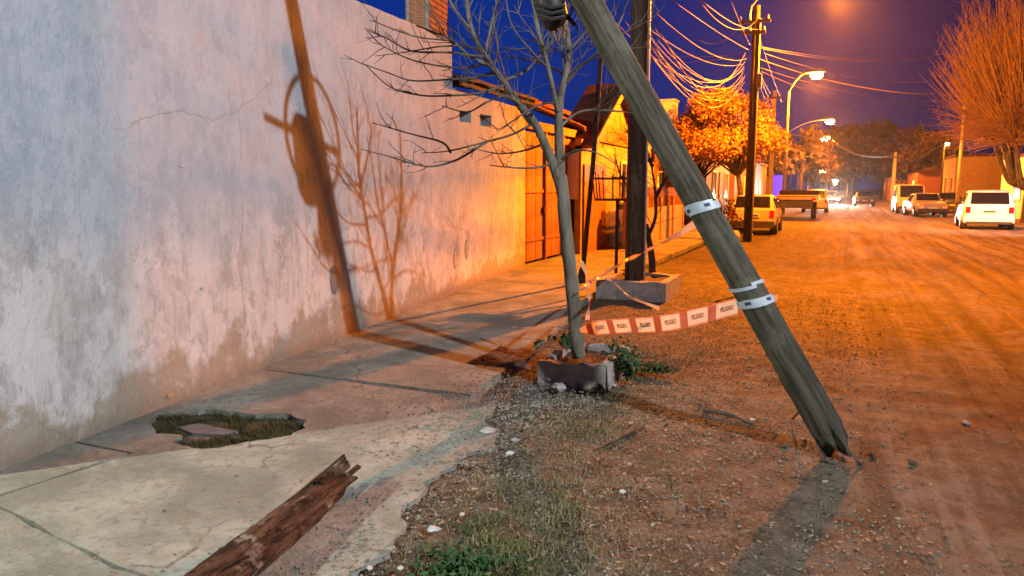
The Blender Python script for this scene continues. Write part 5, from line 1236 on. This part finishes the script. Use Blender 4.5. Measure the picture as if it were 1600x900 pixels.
    mb = MB(); mb.box((xr - .075, 0, .30), (.05, Wd * .86, .09)); mb.build('bumper_trim', 'plastic_dark', t, local=True)
    for s_ in (-1, 1): mb = MB(); mb.box(((st[glass_to][0] - .5) * L + .1, s_ * (Wd / 2 + .07), st[glass_to][2] + .08), (.10, .16, .12)); mb.build('mirror', 'plastic_dark', t, local=True)
    return t
HATCH = [(0, .30, .92, .96, .90, .80), (.03, .24, .98, 1.02, .96, .84), (.09, .22, 1.0, 1.53, 1, .78), (.30, .22, .98, 1.60, 1, .79), (.52, .22, .96, 1.56, 1, .78), (.70, .22, .94, .99, .99, .84), (.93, .24, .82, .86, .95, .8), (1, .30, .66, .70, .84, .7)]
SEDAN = [(0, .32, .86, .90, .90, .82), (.02, .26, .92, .96, .96, .86), (.16, .24, .93, .99, 1, .86), (.26, .24, .92, 1.36, 1, .72), (.42, .24, .91, 1.40, 1, .74), (.56, .24, .90, 1.36, 1, .73), (.68, .24, .90, .95, .99, .86), (.96, .26, .80, .84, .95, .84), (1, .32, .70, .74, .88, .8)]
WAGON = [(0, .32, .88, .92, .93, .82), (.015, .28, .94, .98, .97, .86), (.06, .26, .94, 1.40, 1, .80), (.30, .25, .92, 1.43, 1, .80), (.54, .25, .92, 1.40, 1, .78), (.68, .25, .92, .97, .99, .88), (.96, .27, .84, .88, .96, .86), (1, .32, .72, .76, .9, .82)]
VAN = [(0, .34, 1.05, 1.12, .96, .88), (.015, .30, 1.08, 1.80, 1, .90), (.05, .28, 1.08, 1.92, 1, .90), (.4, .28, 1.08, 1.95, 1, .90), (.74, .28, 1.06, 1.90, 1, .88), (.90, .28, 1.02, 1.08, .98, .9), (.97, .30, .88, .92, .95, .88), (1, .34, .7, .74, .9, .8)]
make_car('parked_car', 'white hatchback parked on the right, seen from behind', 5.95, 36.6, R(86), 4.0, 1.84, 1.6, 'car_white', HATCH, 2, 4)
c = gp(1190, 366); make_car('parked_car', 'old cream station wagon parked just beyond the utility pole', c[0] - .35, 29.6, R(90), 4.1, 1.62, 1.42, 'car_cream', WAGON, 2, 4, False)
c = aty(1421, 330, 56); make_car('parked_van', 'pale van parked on the right beside the grey pickup', c[0], 57, R(-90), 4.4, 1.75, 1.95, 'car_cream', VAN, 2, 4, group='parked vans')
c = aty(1447, 333, 50); make_car('parked_car', 'pale grey sedan parked in front of the van', c[0], 51, R(-84), 4.2, 1.7, 1.4, 'car_grey', SEDAN, 3, 5)
c = aty(1349, 325, 78); make_car('parked_car', 'dark car parked far down the right of the road', c[0], 78, R(-90), 4.3, 1.75, 1.42, 'car_dark', SEDAN, 3, 5)
c = aty(1299, 315, 88); make_car('oncoming_car', 'oncoming car with blazing white headlights far down the street', c[0], 88, R(-90), 4.3, 1.8, 1.45, 'car_grey', SEDAN, 3, 5, lit='headlight', group='cars on the road')
c = aty(1490, 330, 60); make_car('parked_car', 'dark low car parked between the thin post and the yellow house', c[0] - .4, 60, R(-88), 4.2, 1.7, 1.4, 'car_dark', SEDAN, 3, 5)
onc = [q for q in bpy.data.objects if q.name.startswith('oncoming_car')][0]
for s_ in (-.62, .62):
    l = bpy.data.lights.new('headlight_beam', 'SPOT'); l.energy = 22000; l.color = (1, .95, .8); l.spot_size = R(70); l.spot_blend = 1; l.shadow_soft_size = .12
    o = bpy.data.objects.new('headlight_beam', l); COL.objects.link(o); o.parent = onc; o.location = (2.35, s_, .62); o.rotation_euler = (R(88), 0, R(-90))
# flatbed trailer
tc_ = aty(1243, 330, 43); ft = thing('flatbed_trailer', (tc_[0], 44.5, 0), 'low flatbed trailer with dark underside parked on the left', 'trailer')
x, y = tc_[0], 44.5
mb = MB(); mb.box((x, y, 1.12), (2.3, 4.6, .18)); mb.build('deck', 'car_cream', ft)
for k in range(8): mb = MB(); mb.box((x, y - 2.1 + k * .6, 1.225), (2.2, .55, .03)); mb.build('plank', 'gate_wood', ft)
mb = MB(); mb.box((x, y, .80), (1.7, 4.2, .45)); mb.build('chassis', 'car_dark', ft)
mb = MB(); mb.box((x, y + 2.2, 1.36), (2.2, .08, .3)); mb.build('headboard', 'dark_metal', ft)
for sy in (-1.0, .2):
    for s_ in (-1, 1):
        mb = MB(); mb.tube([(x + s_ * .78, y + sy, .42), (x + s_ * 1.02, y + sy, .42)], [.46, .44], 16); mb.build('wheel', 'tyre', ft)
for s_ in (-1, 1): mb = MB(); mb.box((x + s_ * .9, y - 2.32, 1.05), (.22, .05, .12)); mb.build('tail_light', 'tail_red', ft)
c = aty(1274, 325, 58); make_car('parked_car', 'dim brownish car parked beyond the flatbed trailer', c[0], 58, R(90), 4.2, 1.7, 1.45, 'car_grey', HATCH, 2, 4)
print('objects', len(bpy.data.objects))

# ------------------------------------------------------------------ thin haze added over the street, for glow round the lamps
mh = bpy.data.materials.new('haze'); mh.use_nodes = True; hn = mh.node_tree
for q in list(hn.nodes):
    if q.type != 'OUTPUT_MATERIAL': hn.nodes.remove(q)
pv = hn.nodes.new('ShaderNodeVolumePrincipled'); pv.inputs['Density'].default_value = 0.00014; pv.inputs['Anisotropy'].default_value = .82; pv.inputs['Color'].default_value = (.9, .9, .9, 1)
hn.links.new(pv.outputs[0], [q for q in hn.nodes if q.type == 'OUTPUT_MATERIAL'][0].inputs['Volume']); MATS['haze'] = mh
mb = MB(); mb.box((0, 130, 9.0), (240, 420, 21)); o = mb.build('haze', 'haze', None, kind='stuff'); tag(o, 'thin haze added over the whole street to give the lamps halos', 'haze')
